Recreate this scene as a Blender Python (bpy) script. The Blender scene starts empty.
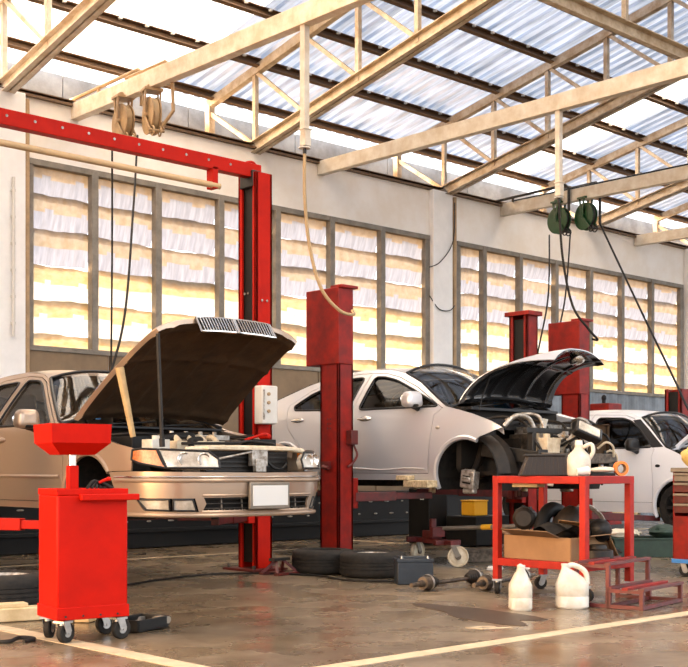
import bpy, bmesh, math, random
from mathutils import Vector, Matrix, Euler
from mathutils.geometry import delaunay_2d_cdt
random.seed(7)
SC = bpy.context.scene
COL = SC.collection
PI = math.pi
R = math.radians

# ------------------------------------------------------------------ materials
MATS = {}
def mat(name, col, rough=.5, metal=0., noise=0., nscale=8., bump=0., bscale=60., coat=0., spec=.5, col2=None, trans=0.):
    if name in MATS: return MATS[name]
    m = bpy.data.materials.new(name); m.use_nodes = True
    nt = m.node_tree; b = nt.nodes['Principled BSDF']
    b.inputs['Base Color'].default_value = (*col, 1); b.inputs['Roughness'].default_value = rough
    b.inputs['Metallic'].default_value = metal; b.inputs['Coat Weight'].default_value = coat
    b.inputs['Coat Roughness'].default_value = .05
    b.inputs['Specular IOR Level'].default_value = spec
    if trans: b.inputs['Transmission Weight'].default_value = trans
    if noise or bump:
        tc = nt.nodes.new('ShaderNodeTexCoord')
    if noise:
        n = nt.nodes.new('ShaderNodeTexNoise'); n.inputs['Scale'].default_value = nscale; n.inputs['Detail'].default_value = 5; n.inputs['Roughness'].default_value = .65
        r = nt.nodes.new('ShaderNodeValToRGB')
        c2 = col2 or tuple(c * (1 - noise) for c in col)
        r.color_ramp.elements[0].position = .35; r.color_ramp.elements[0].color = (*c2, 1)
        r.color_ramp.elements[1].position = .65; r.color_ramp.elements[1].color = (*col, 1)
        nt.links.new(tc.outputs['Object'], n.inputs['Vector']); nt.links.new(n.outputs['Fac'], r.inputs['Fac'])
        nt.links.new(r.outputs['Color'], b.inputs['Base Color'])
    if bump:
        n2 = nt.nodes.new('ShaderNodeTexNoise'); n2.inputs['Scale'].default_value = bscale; n2.inputs['Detail'].default_value = 3
        bp = nt.nodes.new('ShaderNodeBump'); bp.inputs['Strength'].default_value = bump; bp.inputs['Distance'].default_value = .02
        nt.links.new(tc.outputs['Object'], n2.inputs['Vector']); nt.links.new(n2.outputs['Fac'], bp.inputs['Height'])
        nt.links.new(bp.outputs['Normal'], b.inputs['Normal'])
    MATS[name] = m
    return m

def glass_mat(name, tint, alpha, rough=.03):
    """thin pane: mix of clear (tinted) transparency and a glossy reflection"""
    m = bpy.data.materials.new(name); m.use_nodes = True
    nt = m.node_tree; nt.nodes.clear()
    out = nt.nodes.new('ShaderNodeOutputMaterial'); mx = nt.nodes.new('ShaderNodeMixShader')
    tr = nt.nodes.new('ShaderNodeBsdfTransparent'); gl = nt.nodes.new('ShaderNodeBsdfGlossy'); lw = nt.nodes.new('ShaderNodeLayerWeight')
    tr.inputs[0].default_value = (*tint, 1); gl.inputs['Roughness'].default_value = rough
    lw.inputs[0].default_value = alpha
    nt.links.new(lw.outputs['Fresnel'], mx.inputs[0]); nt.links.new(tr.outputs[0], mx.inputs[1]); nt.links.new(gl.outputs[0], mx.inputs[2])
    nt.links.new(mx.outputs[0], out.inputs[0])
    MATS[name] = m
    return m

def sheet_mat(name, col, col2, trans, nscale=(6, 6, 1), gloss=.08):
    """thin translucent fibreglass sheet: daylight from behind shines through it"""
    m = bpy.data.materials.new(name); m.use_nodes = True
    nt = m.node_tree; nt.nodes.clear()
    N = nt.nodes.new; L = nt.links.new
    out = N('ShaderNodeOutputMaterial'); mx = N('ShaderNodeMixShader'); tl = N('ShaderNodeBsdfTranslucent'); df = N('ShaderNodeBsdfDiffuse')
    gl = N('ShaderNodeBsdfGlossy'); gl.inputs['Roughness'].default_value = .3; mg = N('ShaderNodeMixShader'); mg.inputs[0].default_value = gloss
    tc = N('ShaderNodeTexCoord'); mp = N('ShaderNodeMapping'); mp.inputs['Scale'].default_value = nscale
    n = N('ShaderNodeTexNoise'); n.inputs['Scale'].default_value = 3; n.inputs['Detail'].default_value = 6; n.inputs['Roughness'].default_value = .6
    r = N('ShaderNodeValToRGB'); r.color_ramp.elements[0].position = .36; r.color_ramp.elements[1].position = .62
    r.color_ramp.elements[0].color = (*col2, 1); r.color_ramp.elements[1].color = (*col, 1)
    L(tc.outputs['Object'], mp.inputs[0]); L(mp.outputs[0], n.inputs['Vector']); L(n.outputs['Fac'], r.inputs[0])
    L(r.outputs[0], tl.inputs[0]); L(r.outputs[0], df.inputs[0])
    mx.inputs[0].default_value = trans
    L(df.outputs[0], mx.inputs[1]); L(tl.outputs[0], mx.inputs[2]); L(mx.outputs[0], mg.inputs[1]); L(gl.outputs[0], mg.inputs[2]); L(mg.outputs[0], out.inputs[0])
    MATS[name] = m
    return m

mat('red_paint', (.50, .0115, .003), .5, 0, .18, 5, spec=.12, col2=(.40, .0095, .0035))
mat('red_worn', (.28, .010, .0045), .5, spec=.25, noise=.3, nscale=7, col2=(.15, .009, .006))
mat('red_cart', (.50, .0075, .0014), .5, 0, .12, 4, spec=.1, col2=(.40, .0065, .0018))
mat('red_frame', (.38, .013, .006), .45, 0, .25, 8, spec=.25, col2=(.26, .011, .006))
mat('truss_glow_tone', (.86, .78, .66), .5, 0, .25, 6, col2=(.68, .54, .38))  # lighter tone stands in for the glow on the left trusses and beam
mat('red_dark', (.13, .008, .006), .5, 0, .4, 9, col2=(.05, .007, .005))
mat('black', (.008, .0075, .007), .5, spec=.25)
mat('rubber', (.010, .009, .008), .75, 0, .3, 20, spec=.25, col2=(.024, .02, .016))
mat('dark_metal', (.03, .027, .024), .45, .4, .4, 14)
mat('grease', (.007, .0055, .004), .5, .0, .5, 18, spec=.3, col2=(.02, .013, .008))
mat('steel', (.5, .48, .45), .32, .9, .25, 20)
mat('alu', (.52, .49, .44), .42, .7, .45, 24, col2=(.2, .16, .12))
mat('cast', (.15, .11, .075), .5, .4, .5, 22, col2=(.04, .026, .016))
mat('chrome', (.75, .72, .68), .14, 1.)
mat('white_plastic', (.66, .63, .57), .45, 0, .12, 6)
mat('jug_plastic', (.62, .6, .54), .4, 0, .25, 7, col2=(.48, .42, .32))
mat('white_paint_steel', (.66, .62, .54), .5, 0, .22, 5, col2=(.52, .44, .33))
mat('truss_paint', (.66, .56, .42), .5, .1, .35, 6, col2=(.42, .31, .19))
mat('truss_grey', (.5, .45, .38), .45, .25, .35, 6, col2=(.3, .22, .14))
mat('purlin', (.15, .085, .042), .6, .2, .3, 6)
mat('wall_white', (.88, .84, .79), .8, 0, .12, 1.6, col2=(.80, .73, .64))
mat('plaster_pillar', (.88, .86, .83), .75, 0, .1, 3)
mat('ply_warm_lit', (.24, .165, .095), .75, 0, .3, 2.2, col2=(.17, .115, .068))
mat('tin_blue', (.20, .225, .25), .5, .3, .35, 2.5, col2=(.11, .12, .13))
mat('grey_timber', (.25, .22, .18), .7, 0, .35, 6)
mat('fascia', (.36, .37, .38), .75, 0, .45, 2.2, col2=(.20, .20, .20))
mat('cardboard', (.28, .15, .065), .8, 0, .18, 5)
mat('cardboard_dark', (.15, .09, .045), .85, 0, .25, 5)
mat('wood', (.52, .36, .17), .65, 0, .3, 9, col2=(.38, .25, .11))
mat('pale_wood', (.66, .52, .30), .65, 0, .3, 9, col2=(.5, .37, .19))
mat('pad_rubber', (.70, .56, .34), .7, 0, .45, 30, col2=(.34, .25, .14))
mat('yellow', (.85, .42, .02), .45)
mat('orange', (.85, .2, .02), .4)
mat('navy', (.02, .026, .034), .45, 0, .3, 12)
mat('green', (.008, .06, .016), .4, 0, .3, 10)
mat('green_dark', (.02, .045, .03), .6, 0, .4, 10)
mat('teal', (.02, .25, .16), .4)
mat('tan_paint', (.46, .30, .15), .5, 0, .3, 8)
mat('hose_tan', (.42, .29, .15), .6)
mat('pale_bar', (.62, .42, .22), .5, 0, .2, 5)
mat('cream', (.68, .58, .42), .5, 0, .3, 16, col2=(.5, .38, .24))
mat('cloth_grey', (.10, .10, .095), .85, 0, .4, 14)
mat('cloth_cream', (.66, .58, .44), .85, 0, .2, 10)
mat('cloth_yellow', (.82, .58, .2), .85, 0, .3, 9)
mat('line_paint', (.56, .45, .30), .6, 0, .25, 7, col2=(.42, .32, .2))
mat('oil', (.05, .027, .011), .5, 0, .3, 3)
mat('gold_paint', (.40, .29, .205), .3, .55, coat=.6)
mat('silver_paint', (.52, .52, .54), .28, .35, coat=.6)
mat('white_car_paint', (.82, .82, .84), .32, .0, coat=.5)
mat('hood_liner', (.075, .042, .020), .8, 0, spec=.2, noise=.3, nscale=5, bump=.3, bscale=25)
mat('box_brown', (.022, .014, .009), .5, 0, .3, 9)
mat('hood_black', (.014, .013, .013), .16, .1, coat=.6)
mat('trim_black', (.011, .010, .010), .4, spec=.35)
mat('interior', (.02, .016, .012), .8, spec=.2)
mat('seat_cloth', (.09, .07, .05), .85)
mat('lamp_clear', (.58, .53, .45), .15, .3, .3, 12, col2=(.34, .30, .24), coat=.25)
mat('amber', (.34, .065, .004), .25, .0, .35, 40, col2=(.42, .13, .02), coat=.1)
mat('plate_white', (.62, .60, .56), .5)
mat('blue_film', (.05, .22, .55), .3)
mat('tool_grey', (.24, .2, .155), .45, .3, .3, 9)
glass_mat('car_glass', (.72, .68, .62), .20)
glass_mat('car_glass_dark', (.12, .11, .10), .25)
glass_mat('screen_glass', (.55, .53, .50), .34)

# ------------------------------------------------------------------ mesh building
class MB:
    def __init__(self): self.bm = bmesh.new()
    def pts(self, P, faces):
        v = [self.bm.verts.new(p) for p in P]
        for f in faces:
            try: self.bm.faces.new([v[i] for i in f])
            except ValueError: pass
        return v
    def box(self, c, s, rot=(0, 0, 0), taper=1.):
        M = Matrix.Translation(c) @ Euler(rot).to_matrix().to_4x4()
        P = []
        for z in (-.5, .5):
            k = taper if z > 0 else 1.
            for x, y in ((-.5, -.5), (.5, -.5), (.5, .5), (-.5, .5)): P.append(M @ Vector((x * s[0] * k, y * s[1] * k, z * s[2])))
        self.pts(P, [(3, 2, 1, 0), (4, 5, 6, 7), (0, 1, 5, 4), (1, 2, 6, 5), (2, 3, 7, 6), (3, 0, 4, 7)])
        return self
    def frame_of(self, p, q, up=(0, 0, 1)):
        d = (Vector(q) - Vector(p)).normalized(); u = Vector(up)
        if abs(d.dot(u)) > .98: u = Vector((1, 0, 0))
        s = d.cross(u).normalized(); return d, s, s.cross(d).normalized()
    def bar(self, p, q, w, h, up=(0, 0, 1)):
        p, q = Vector(p), Vector(q); d, s, u = self.frame_of(p, q, up)
        P = [e + s * (a * w / 2) + u * (b * h / 2) for e in (p, q) for a, b in ((-1, -1), (1, -1), (1, 1), (-1, 1))]
        self.pts(P, [(3, 2, 1, 0), (4, 5, 6, 7), (0, 1, 5, 4), (1, 2, 6, 5), (2, 3, 7, 6), (3, 0, 4, 7)])
        return self
    def channel(self, p, q, w, h, t, up=(0, 0, 1), lip=0.):
        """C section: web + two flanges, opening along the section's side axis"""
        p, q = Vector(p), Vector(q); d, s, u = self.frame_of(p, q, up)
        self.bar(p - s * (w / 2 - t / 2), q - s * (w / 2 - t / 2), t, h, up)
        for k in (-1, 1):
            self.bar(p + u * k * (h / 2 - t / 2), q + u * k * (h / 2 - t / 2), w, t, up)
            if lip: self.bar(p + s * (w / 2 - t / 2) + u * k * (h / 2 - lip / 2), q + s * (w / 2 - t / 2) + u * k * (h / 2 - lip / 2), t, lip, up)
        return self
    def cyl(self, p, q, r, r2=None, n=16, caps=True):
        p, q = Vector(p), Vector(q); d, s, u = self.frame_of(p, q); r2 = r if r2 is None else r2
        A = [self.bm.verts.new(p + (s * math.cos(2 * PI * i / n) + u * math.sin(2 * PI * i / n)) * r) for i in range(n)]
        B = [self.bm.verts.new(q + (s * math.cos(2 * PI * i / n) + u * math.sin(2 * PI * i / n)) * r2) for i in range(n)]
        for i in range(n): self.bm.faces.new((A[i], A[(i + 1) % n], B[(i + 1) % n], B[i]))
        if caps: self.bm.faces.new(A[::-1]); self.bm.faces.new(B)
        return self
    def tube(self, P, r, n=8, closed=False, radii=None):
        P = [Vector(p) for p in P]; rings = []; N = len(P); prev = None
        for i, p in enumerate(P):
            if closed: d = (P[(i + 1) % N] - P[i - 1]).normalized()
            else: d = (P[min(i + 1, N - 1)] - P[max(i - 1, 0)]).normalized()
            if prev is None:
                u = Vector((0, 0, 1)) if abs(d.z) < .95 else Vector((1, 0, 0))
                s = d.cross(u).normalized()
            else:
                s = (prev - d * prev.dot(d)).normalized()
            prev = s; u = s.cross(d); rr = radii[i] if radii else r
            rings.append([self.bm.verts.new(p + (s * math.cos(2 * PI * k / n) + u * math.sin(2 * PI * k / n)) * rr) for k in range(n)])
        for i in range(N if closed else N - 1):
            a, b = rings[i], rings[(i + 1) % N]
            for k in range(n): self.bm.faces.new((a[k], a[(k + 1) % n], b[(k + 1) % n], b[k]))
        if not closed: self.bm.faces.new(rings[0][::-1]); self.bm.faces.new(rings[-1])
        return self
    def lathe(self, prof, c=(0, 0, 0), axis=(0, 0, 1), n=32, closed=False):
        c = Vector(c); d = Vector(axis).normalized(); u = Vector((1, 0, 0)) if abs(d.x) < .9 else Vector((0, 1, 0))
        s = d.cross(u).normalized(); t = s.cross(d)
        rings = []
        for r, h in prof:
            if r < 1e-5: rings.append([self.bm.verts.new(c + d * h)])
            else: rings.append([self.bm.verts.new(c + d * h + (s * math.cos(2 * PI * k / n) + t * math.sin(2 * PI * k / n)) * r) for k in range(n)])
        m = len(rings)
        for i in range(m if closed else m - 1):
            a, b = rings[i], rings[(i + 1) % m]
            for k in range(n):
                k2 = (k + 1) % n
                if len(a) == 1 and len(b) == 1: continue
                if len(a) == 1: self.bm.faces.new((a[0], b[k2], b[k]))
                elif len(b) == 1: self.bm.faces.new((a[k], a[k2], b[0]))
                else: self.bm.faces.new((a[k], a[k2], b[k2], b[k]))
        return self
    def ell(self, c, r, rot=(0, 0, 0), n=16, m=10, jit=0.):
        M = Matrix.Translation(c) @ Euler(rot).to_matrix().to_4x4()
        rings = []
        for i in range(m + 1):
            t = PI * i / m
            if i in (0, m): rings.append([self.bm.verts.new(M @ Vector((0, 0, r[2] * math.cos(t))))])
            else:
                rings.append([self.bm.verts.new(M @ Vector((r[0] * math.sin(t) * math.cos(2 * PI * k / n) * (1 + random.uniform(-jit, jit)), r[1] * math.sin(t) * math.sin(2 * PI * k / n) * (1 + random.uniform(-jit, jit)), r[2] * math.cos(t) * (1 + random.uniform(-jit, jit))))) for k in range(n)])
        for i in range(m):
            a, b = rings[i], rings[i + 1]
            for k in range(n):
                k2 = (k + 1) % n
                if len(a) == 1: self.bm.faces.new((a[0], b[k], b[k2]))
                elif len(b) == 1: self.bm.faces.new((a[k], b[0], a[k2]))
                else: self.bm.faces.new((a[k], b[k], b[k2], a[k2]))
        return self
    def prism(self, poly, z0, z1, T=None):
        """extrude a 2D polygon; T maps (x, y, z) -> 3D point"""
        T = T or (lambda x, y, z: (x, y, z)); n = len(poly)
        P = [T(x, y, z0) for x, y in poly] + [T(x, y, z1) for x, y in poly]
        self.pts(P, [tuple(range(n))[::-1], tuple(range(n, 2 * n))] + [(i, (i + 1) % n, n + (i + 1) % n, n + i) for i in range(n)])
        return self
    def grid(self, f, nu, nv):
        V = [[self.bm.verts.new(f(i / nu, j / nv)) for j in range(nv + 1)] for i in range(nu + 1)]
        for i in range(nu):
            for j in range(nv): self.bm.faces.new((V[i][j], V[i + 1][j], V[i + 1][j + 1], V[i][j + 1]))
        return self
    def build(self, name, m, parent=None, smooth=True, bevel=0., solid=0., loc=None, rot=None, normals=True, angle=35):
        if normals: bmesh.ops.recalc_face_normals(self.bm, faces=self.bm.faces)
        me = bpy.data.meshes.new(name); self.bm.to_mesh(me); self.bm.free()
        me.materials.append(MATS[m] if isinstance(m, str) else m)
        if smooth:
            me.polygons.foreach_set('use_smooth', [True] * len(me.polygons))
            me.set_sharp_from_angle(angle=R(angle))
            if solid:      # crisp cut edges
                b2 = bmesh.new(); b2.from_mesh(me)
                for e in b2.edges:
                    if e.is_boundary: e.smooth = False
                b2.to_mesh(me); b2.free()
        o = bpy.data.objects.new(name, me); COL.objects.link(o)
        if parent is not None: o.parent = parent
        if loc is not None: o.location = loc
        if rot is not None: o.rotation_euler = rot
        if solid:
            s = o.modifiers.new('thickness', 'SOLIDIFY'); s.thickness = solid; s.offset = -1
        if bevel:
            b = o.modifiers.new('edge', 'BEVEL'); b.width = bevel; b.segments = 2; b.limit_method = 'ANGLE'; b.angle_limit = R(40)
        return o

def tag(o, label=None, cat=None, group=None, kind=None):
    if label: o['label'] = label
    if cat: o['category'] = cat
    if group: o['group'] = group
    if kind: o['kind'] = kind
    return o
def thing(name, label, cat, loc=(0, 0, 0), rz=0., group=None):
    o = bpy.data.objects.new(name, None); COL.objects.link(o); o.empty_display_size = .1
    o.location = loc; o.rotation_euler = (0, 0, rz)
    return tag(o, label, cat, group)
def struct_root(name, loc=(0, 0, 0)):
    o = bpy.data.objects.new(name, None); COL.objects.link(o); o.location = loc; o['kind'] = 'structure'; return o
def struct(o): o['kind'] = 'structure'; return o
def kids(o): return [c for c in COL.objects if c.parent == o]
def copy_tree(o, parent=None, loc=None, rz=None, label=None, group=None):
    c = o.copy(); COL.objects.link(c)
    if parent is not None: c.parent = parent
    if loc is not None: c.location = loc
    if rz is not None: c.rotation_euler = (0, 0, rz)
    if label: c['label'] = label
    if group: c['group'] = group
    for ch in kids(o): copy_tree(ch, c)
    return c
def smooth_path(P, n=8):
    """Catmull-Rom through the points"""
    P = [Vector(p) for p in P]; out = []
    for i in range(len(P) - 1):
        p0, p1, p2, p3 = P[max(i - 1, 0)], P[i], P[i + 1], P[min(i + 2, len(P) - 1)]
        for k in range(n):
            t = k / n
            out.append(.5 * ((2 * p1) + (p2 - p0) * t + (2 * p0 - 5 * p1 + 4 * p2 - p3) * t * t + (3 * p1 - p0 - 3 * p2 + p3) * t ** 3))
    out.append(P[-1]); return out
# ------------------------------------------------------------------ camera, sky, sun
# x runs along the back wall, y towards it, z up
cam = bpy.data.cameras.new('camera'); co = bpy.data.objects.new('camera', cam); COL.objects.link(co)
co.location = (0, 0, .95); co.rotation_euler = (PI / 2, 0, -math.atan2(.681, .732))
cam.sensor_width = 36; cam.lens = 36 * 1200 / 688; cam.shift_y = (470 - 333.5) / 688; cam.clip_end = 300
SC.camera = co
SUN_DIR = Vector((-.30, .74, .60)).normalized()
w = bpy.data.worlds.new('sky'); SC.world = w; w.use_nodes = True
nt = w.node_tree; nt.nodes.clear(); N = nt.nodes.new; L = nt.links.new
out = N('ShaderNodeOutputWorld'); bg = N('ShaderNodeBackground'); tc = N('ShaderNodeTexCoord')
sep = N('ShaderNodeSeparateXYZ'); L(tc.outputs['Generated'], sep.inputs[0])
ramp = N('ShaderNodeValToRGB'); cr = ramp.color_ramp
mr = N('ShaderNodeMapRange'); mr.inputs[1].default_value = -1; mr.inputs[2].default_value = 1
L(sep.outputs['Z'], mr.inputs[0]); L(mr.outputs[0], ramp.inputs[0])
cr.elements[0].position = 0; cr.elements[0].color = (.16, .12, .085, 1)
cr.elements[1].position = 1; cr.elements[1].color = (.55, .75, 1.0, 1)
e = cr.elements.new(.485); e.color = (.14, .10, .065, 1)
e = cr.elements.new(.505); e.color = (.42, .42, .43, 1)
e = cr.elements.new(.58); e.color = (.55, .58, .62, 1)
e = cr.elements.new(.72); e.color = (1.0, 1.08, 1.18, 1)
dot = N('ShaderNodeVectorMath'); dot.operation = 'DOT_PRODUCT'; dot.inputs[1].default_value = Vector((-.75, .62, .3)).normalized(); L(tc.outputs['Generated'], dot.inputs[0])
mg = N('ShaderNodeMapRange'); mg.inputs[1].default_value = .45; mg.inputs[2].default_value = 1.; mg.inputs[4].default_value = 1.; L(dot.outputs['Value'], mg.inputs[0])
pw = N('ShaderNodeMath'); pw.operation = 'POWER'; pw.inputs[1].default_value = 1.6; L(mg.outputs[0], pw.inputs[0])
glow = N('ShaderNodeVectorMath'); glow.operation = 'SCALE'; glow.inputs[0].default_value = (6.0, 3.5, 1.5); L(pw.outputs[0], glow.inputs[3])
ad = N('ShaderNodeVectorMath'); ad.operation = 'ADD'; L(ramp.outputs[0], ad.inputs[0]); L(glow.outputs[0], ad.inputs[1])
L(ad.outputs[0], bg.inputs[0]); bg.inputs[1].default_value = 1.5; L(bg.outputs[0], out.inputs[0])
sl = bpy.data.lights.new('sun', 'SUN'); so = bpy.data.objects.new('sun', sl); COL.objects.link(so)
sl.energy = 4.6; sl.color = (1., .88, .70); sl.angle = R(1.5); so.rotation_euler = SUN_DIR.to_track_quat('Z', 'Y').to_euler(); so.location = (0, 30, 20)
SC.view_settings.view_transform = 'Standard'; SC.view_settings.look = 'None'; SC.view_settings.gamma = 1; SC.view_settings.use_curve_mapping = False
SC.view_settings.exposure = 1.45
SC.cycles.max_bounces = 8; SC.cycles.transparent_max_bounces = 12; SC.cycles.caustics_reflective = False; SC.cycles.caustics_refractive = False
SC.cycles.sample_clamp_indirect = 6

# ------------------------------------------------------------------ floor
def floor_material():
    m = bpy.data.materials.new('polished_concrete'); m.use_nodes = True; nt = m.node_tree; b = nt.nodes['Principled BSDF']; N = nt.nodes.new; L = nt.links.new
    tc = N('ShaderNodeTexCoord')
    def noise(sc, det, rough=.6, st=(1, 1, 1)):
        mp = N('ShaderNodeMapping'); mp.inputs['Scale'].default_value = st; L(tc.outputs['Object'], mp.inputs[0])
        n = N('ShaderNodeTexNoise'); n.inputs['Scale'].default_value = sc; n.inputs['Detail'].default_value = det; n.inputs['Roughness'].default_value = rough; L(mp.outputs[0], n.inputs['Vector']); return n
    def ramp(n, stops):
        r = N('ShaderNodeValToRGB'); r.color_ramp.elements[0].position = stops[0][0]; r.color_ramp.elements[0].color = (*stops[0][1], 1)
        r.color_ramp.elements[1].position = stops[1][0]; r.color_ramp.elements[1].color = (*stops[1][1], 1); L(n.outputs['Fac'], r.inputs[0]); return r
    base = ramp(noise(.55, 5), [(.36, (.125, .094, .061)), (.66, (.275, .22, .155))])
    fine = ramp(noise(5., 6, .7), [(.3, (.62, .58, .52)), (.7, (1.08, 1.05, 1.02))])
    spots = ramp(noise(2.3, 4, .55, (1, 1, 1)), [(.24, (.45, .38, .3)), (.33, (1, 1, 1))])
    streak = ramp(noise(1.2, 4, .6, (.35, 2.6, 1)), [(.35, (.78, .74, .68)), (.6, (1.05, 1.05, 1.05))])
    def mul(a, bb):
        x = N('ShaderNodeMixRGB'); x.blend_type = 'MULTIPLY'; x.inputs[0].default_value = 1; L(a.outputs[0], x.inputs[1]); L(bb.outputs[0], x.inputs[2]); return x
    c = mul(mul(mul(base, fine), spots), streak)
    # tyre-darkened bays: dirt band that belongs to the slab where the cars are worked on
    L(c.outputs[0], b.inputs['Base Color'])
    rr = ramp(noise(1.7, 4), [(.35, (.17, .17, .17)), (.7, (.42, .42, .42))]); L(rr.outputs[0], b.inputs['Roughness'])
    bp = N('ShaderNodeBump'); bp.inputs['Strength'].default_value = .06; bp.inputs['Distance'].default_value = .02; L(noise(9, 4).outputs['Fac'], bp.inputs['Height']); L(bp.outputs[0], b.inputs['Normal'])
    return m
FX0, FX1, FY0 = -6., 30., -8.
WY = 12.6
struct(MB().box(((FX0 + FX1) / 2, (FY0 + 14.4) / 2, -.1), (FX1 - FX0, 14.4 - FY0, .2)).build('floor', floor_material(), smooth=False))
g = MB(); g.box((8.5, 4.27, .0015), (14., .115, .003)); struct(g.build('trim_floor_line', 'line_paint', smooth=False)).name = 'trim_1'
g = MB(); g.box((3.4, 5.9, .0016), (.125, 4.6, .003)); struct(g.build('trim_2', 'line_paint', smooth=False))
g = MB(); g.box((11.1, 11.3, .0016), (.12, 1.0, .003)); g.box((9., 10.9, .0016), (17., .07, .003)); struct(g.build('trim_3', 'line_paint', smooth=False))

# ------------------------------------------------------------------ back wall
WB, WT, BT = 2.38, 4.53, 5.25          # window sill, window head, top of the wall beam
X0, X1, X2, X3 = 6.75, 13.46, 14.15, 20.66
g = MB()
g.box(((FX0 + FX1) / 2, WY + .11, (WT + BT) / 2), (FX1 - FX0, .22, BT - WT))           # beam band
for a, b in ((FX0, X0), (X1, X2), (X3, FX1)): g.box(((a + b) / 2, WY + .11, WT / 2), (b - a, .22, WT))
g.box(((X0 + X1) / 2, WY + .11, WB / 2), (X1 - X0, .22, WB)); g.box(((X2 + X3) / 2, WY + .11, WB / 2), (X3 - X2, .22, WB))
struct(g.build('wall_back', 'wall_white', smooth=False))
# lower lining: plywood browned to imitate warm light on one bay, corrugated tin on the next
g = MB(); g.box(((FX0 + X0 - .35) / 2, WY - .015, 1.2), (X0 - .35 - FX0, .03, 2.4))
for i in range(6):
    a = X0 - .06 + i * 1.13; g.box((a + .56, WY - .015, 1.18), (1.11, .03, 2.36))
struct(g.build('trim_4', 'ply_warm_lit', bevel=.004))
def corr(a0, a1, z0, z1, y, m, name, pitch=.2, amp=.02):
    g = MB(); n = int((a1 - a0) / pitch) * 4
    def f(u, v):
        k = int(round(u * n)) % 4
        return (a0 + (a1 - a0) * u, y - (amp if k in (1, 2) else 0), z0 + (z1 - z0) * v)
    g.grid(f, n, 1); o = g.build(name, m, smooth=False, solid=.004); return struct(o)
corr(X2 - .05, FX1, 0, 2.34, WY - .005, 'tin_blue', 'trim_5', .34)
# pillars
def pillar(nm, a, w, proud):
    r = struct_root(nm, (a, WY, 0))
    MB().box((0, -proud / 2, BT / 2), (w, proud, BT)).build('pillar_shaft', 'plaster_pillar', r, bevel=.01)
    return r
pr = pillar('trim_6', 13.72, .44, .10)
MB().cyl((.30, -.06, 2.), (.30, -.06, BT - .05), .035).build('rain_pipe', 'tan_paint', pr)
pr = pr7 = pillar('trim_7', 6.46, .42, .10)
MB().cyl((.25, -.05, 0), (.25, -.05, BT - .05), .03).build('rain_pipe', 'tan_paint', pr)
pillar('trim_8', 21.0, .5, .10)
g = MB(); g.cyl((0, 0, 0), (0, 0, 1.8), .018)
for k in range(6): g.box((0, .01, .15 + .3 * k), (.05, .03, .03))
g.build('conduit', 'white_plastic', pr7, loc=(.04, -.135, 2.46))
# wires sagging on the middle pillar
g = MB(); g.tube(smooth_path([(13.95, WY - .13, 5.1), (13.9, WY - .14, 4.5), (13.62, WY - .14, 4.15), (13.45, WY - .06, 4.05)]), .008)
tag(g.build('wall_wire', 'dark_metal'), 'thin dark wire hanging from the beam across the top of the middle pillar', 'wire')
g = MB(); g.tube(smooth_path([(13.46, WY - .05, 3.62), (13.6, WY - .12, 3.42), (13.85, WY - .12, 3.42), (14.05, WY - .06, 3.55)]), .008)
tag(g.build('wall_wire', 'dark_metal'), 'short dark wire looped across the middle pillar halfway up the windows', 'wire')

# windows of overlapping translucent louvre sheets
sheet_mat('fibre_upper', (0.132, 0.154, 0.214), (0.095, 0.109, 0.151), .85, (9, 1, 1.2))  # blue put into the colour for sky light through one layer
sheet_mat('fibre_overlap_light', (0.151, 0.137, 0.118), (0.118, 0.098, 0.073), .85, (3, 1, 3))  # tan painted for the light through two overlapped sheets
sheet_mat('fibre_low', (0.245, 0.264, 0.287), (0.196, 0.202, 0.196), .88, (3, 1, 4))  # paler colour imitates the stronger daylight behind the low rows
sheet_mat('fibre_low_overlap_light', (0.208, 0.178, 0.116), (0.178, 0.132, 0.067), .88, (2.5, 1, 5))  # yellow painted for sunlit ground seen through the overlapped low sheets
def window(nm, a0, a1, cols):
    r = struct_root(nm, (0, 0, 0))
    n = 5.35; pitch = (WT - WB) / n
    rows = []
    z = WT + .03
    while z > WB + .05:
        rows.append((z, max(z - pitch * 1.015, WB - .06))); z -= pitch
    for k, (zt, zb) in enumerate(rows):
        g = MB(); full = min(1., (zt - zb) / (pitch * 1.015))
        for c in range(len(cols) - 1):
            x0, x1 = cols[c] + .02, cols[c + 1] - .02
            ph = random.uniform(0, 6); dz0 = random.uniform(-.018, .018); dz1 = random.uniform(-.02, .02); sk = random.uniform(-.03, .03); br = random.uniform(-.06, .06)
            def f(u, v):
                x = x0 + (x1 - x0) * u
                wob = .006 * math.sin(u * 9 + ph) + .003 * math.sin(u * 23 + ph * 2)
                zz = zt + dz0 + sk * (u - .5) + wob + (zb + dz1 - zt) * v
                return (x, WY + .05 + .07 * v - .03 * math.sin(v * PI) + .005 * math.sin(u * 40 + ph), zz)
            nv = 8; n0 = len(g.bm.faces); g.grid(f, 22, nv); g.bm.faces.ensure_lookup_table()
            for q in range(n0, len(g.bm.faces)):
                j = (q - n0) % nv; i = (q - n0) // nv
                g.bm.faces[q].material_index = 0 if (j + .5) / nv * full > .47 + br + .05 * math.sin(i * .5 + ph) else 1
        lo = k >= 3
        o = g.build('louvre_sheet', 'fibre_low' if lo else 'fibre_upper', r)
        o.data.materials.append(MATS['fibre_low_overlap_light' if lo else 'fibre_overlap_light'])
    g = MB(); g.bar((a0 - .03, WY + .02, WT - .02), (a1 + .03, WY + .02, WT - .02), .12, .07); g.bar((a0 - .03, WY + .02, WB - .02), (a1 + .03, WY + .02, WB - .02), .14, .06)
    for x in (a0, a1): g.bar((x, WY + .02, WB), (x, WY + .02, WT), .09, .12)
    g.build('window_frame', 'grey_timber', r, bevel=.004)
    for x in cols[1:-1]: MB().bar((x, WY, WB), (x, WY, WT), .10, .09).build('mullion', 'grey_timber', r, bevel=.004)
    return r
window('window_1', X0, X1, [6.75, 7.61, 8.52, 9.50, 10.46, 11.46, 12.47, 13.46])
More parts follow.
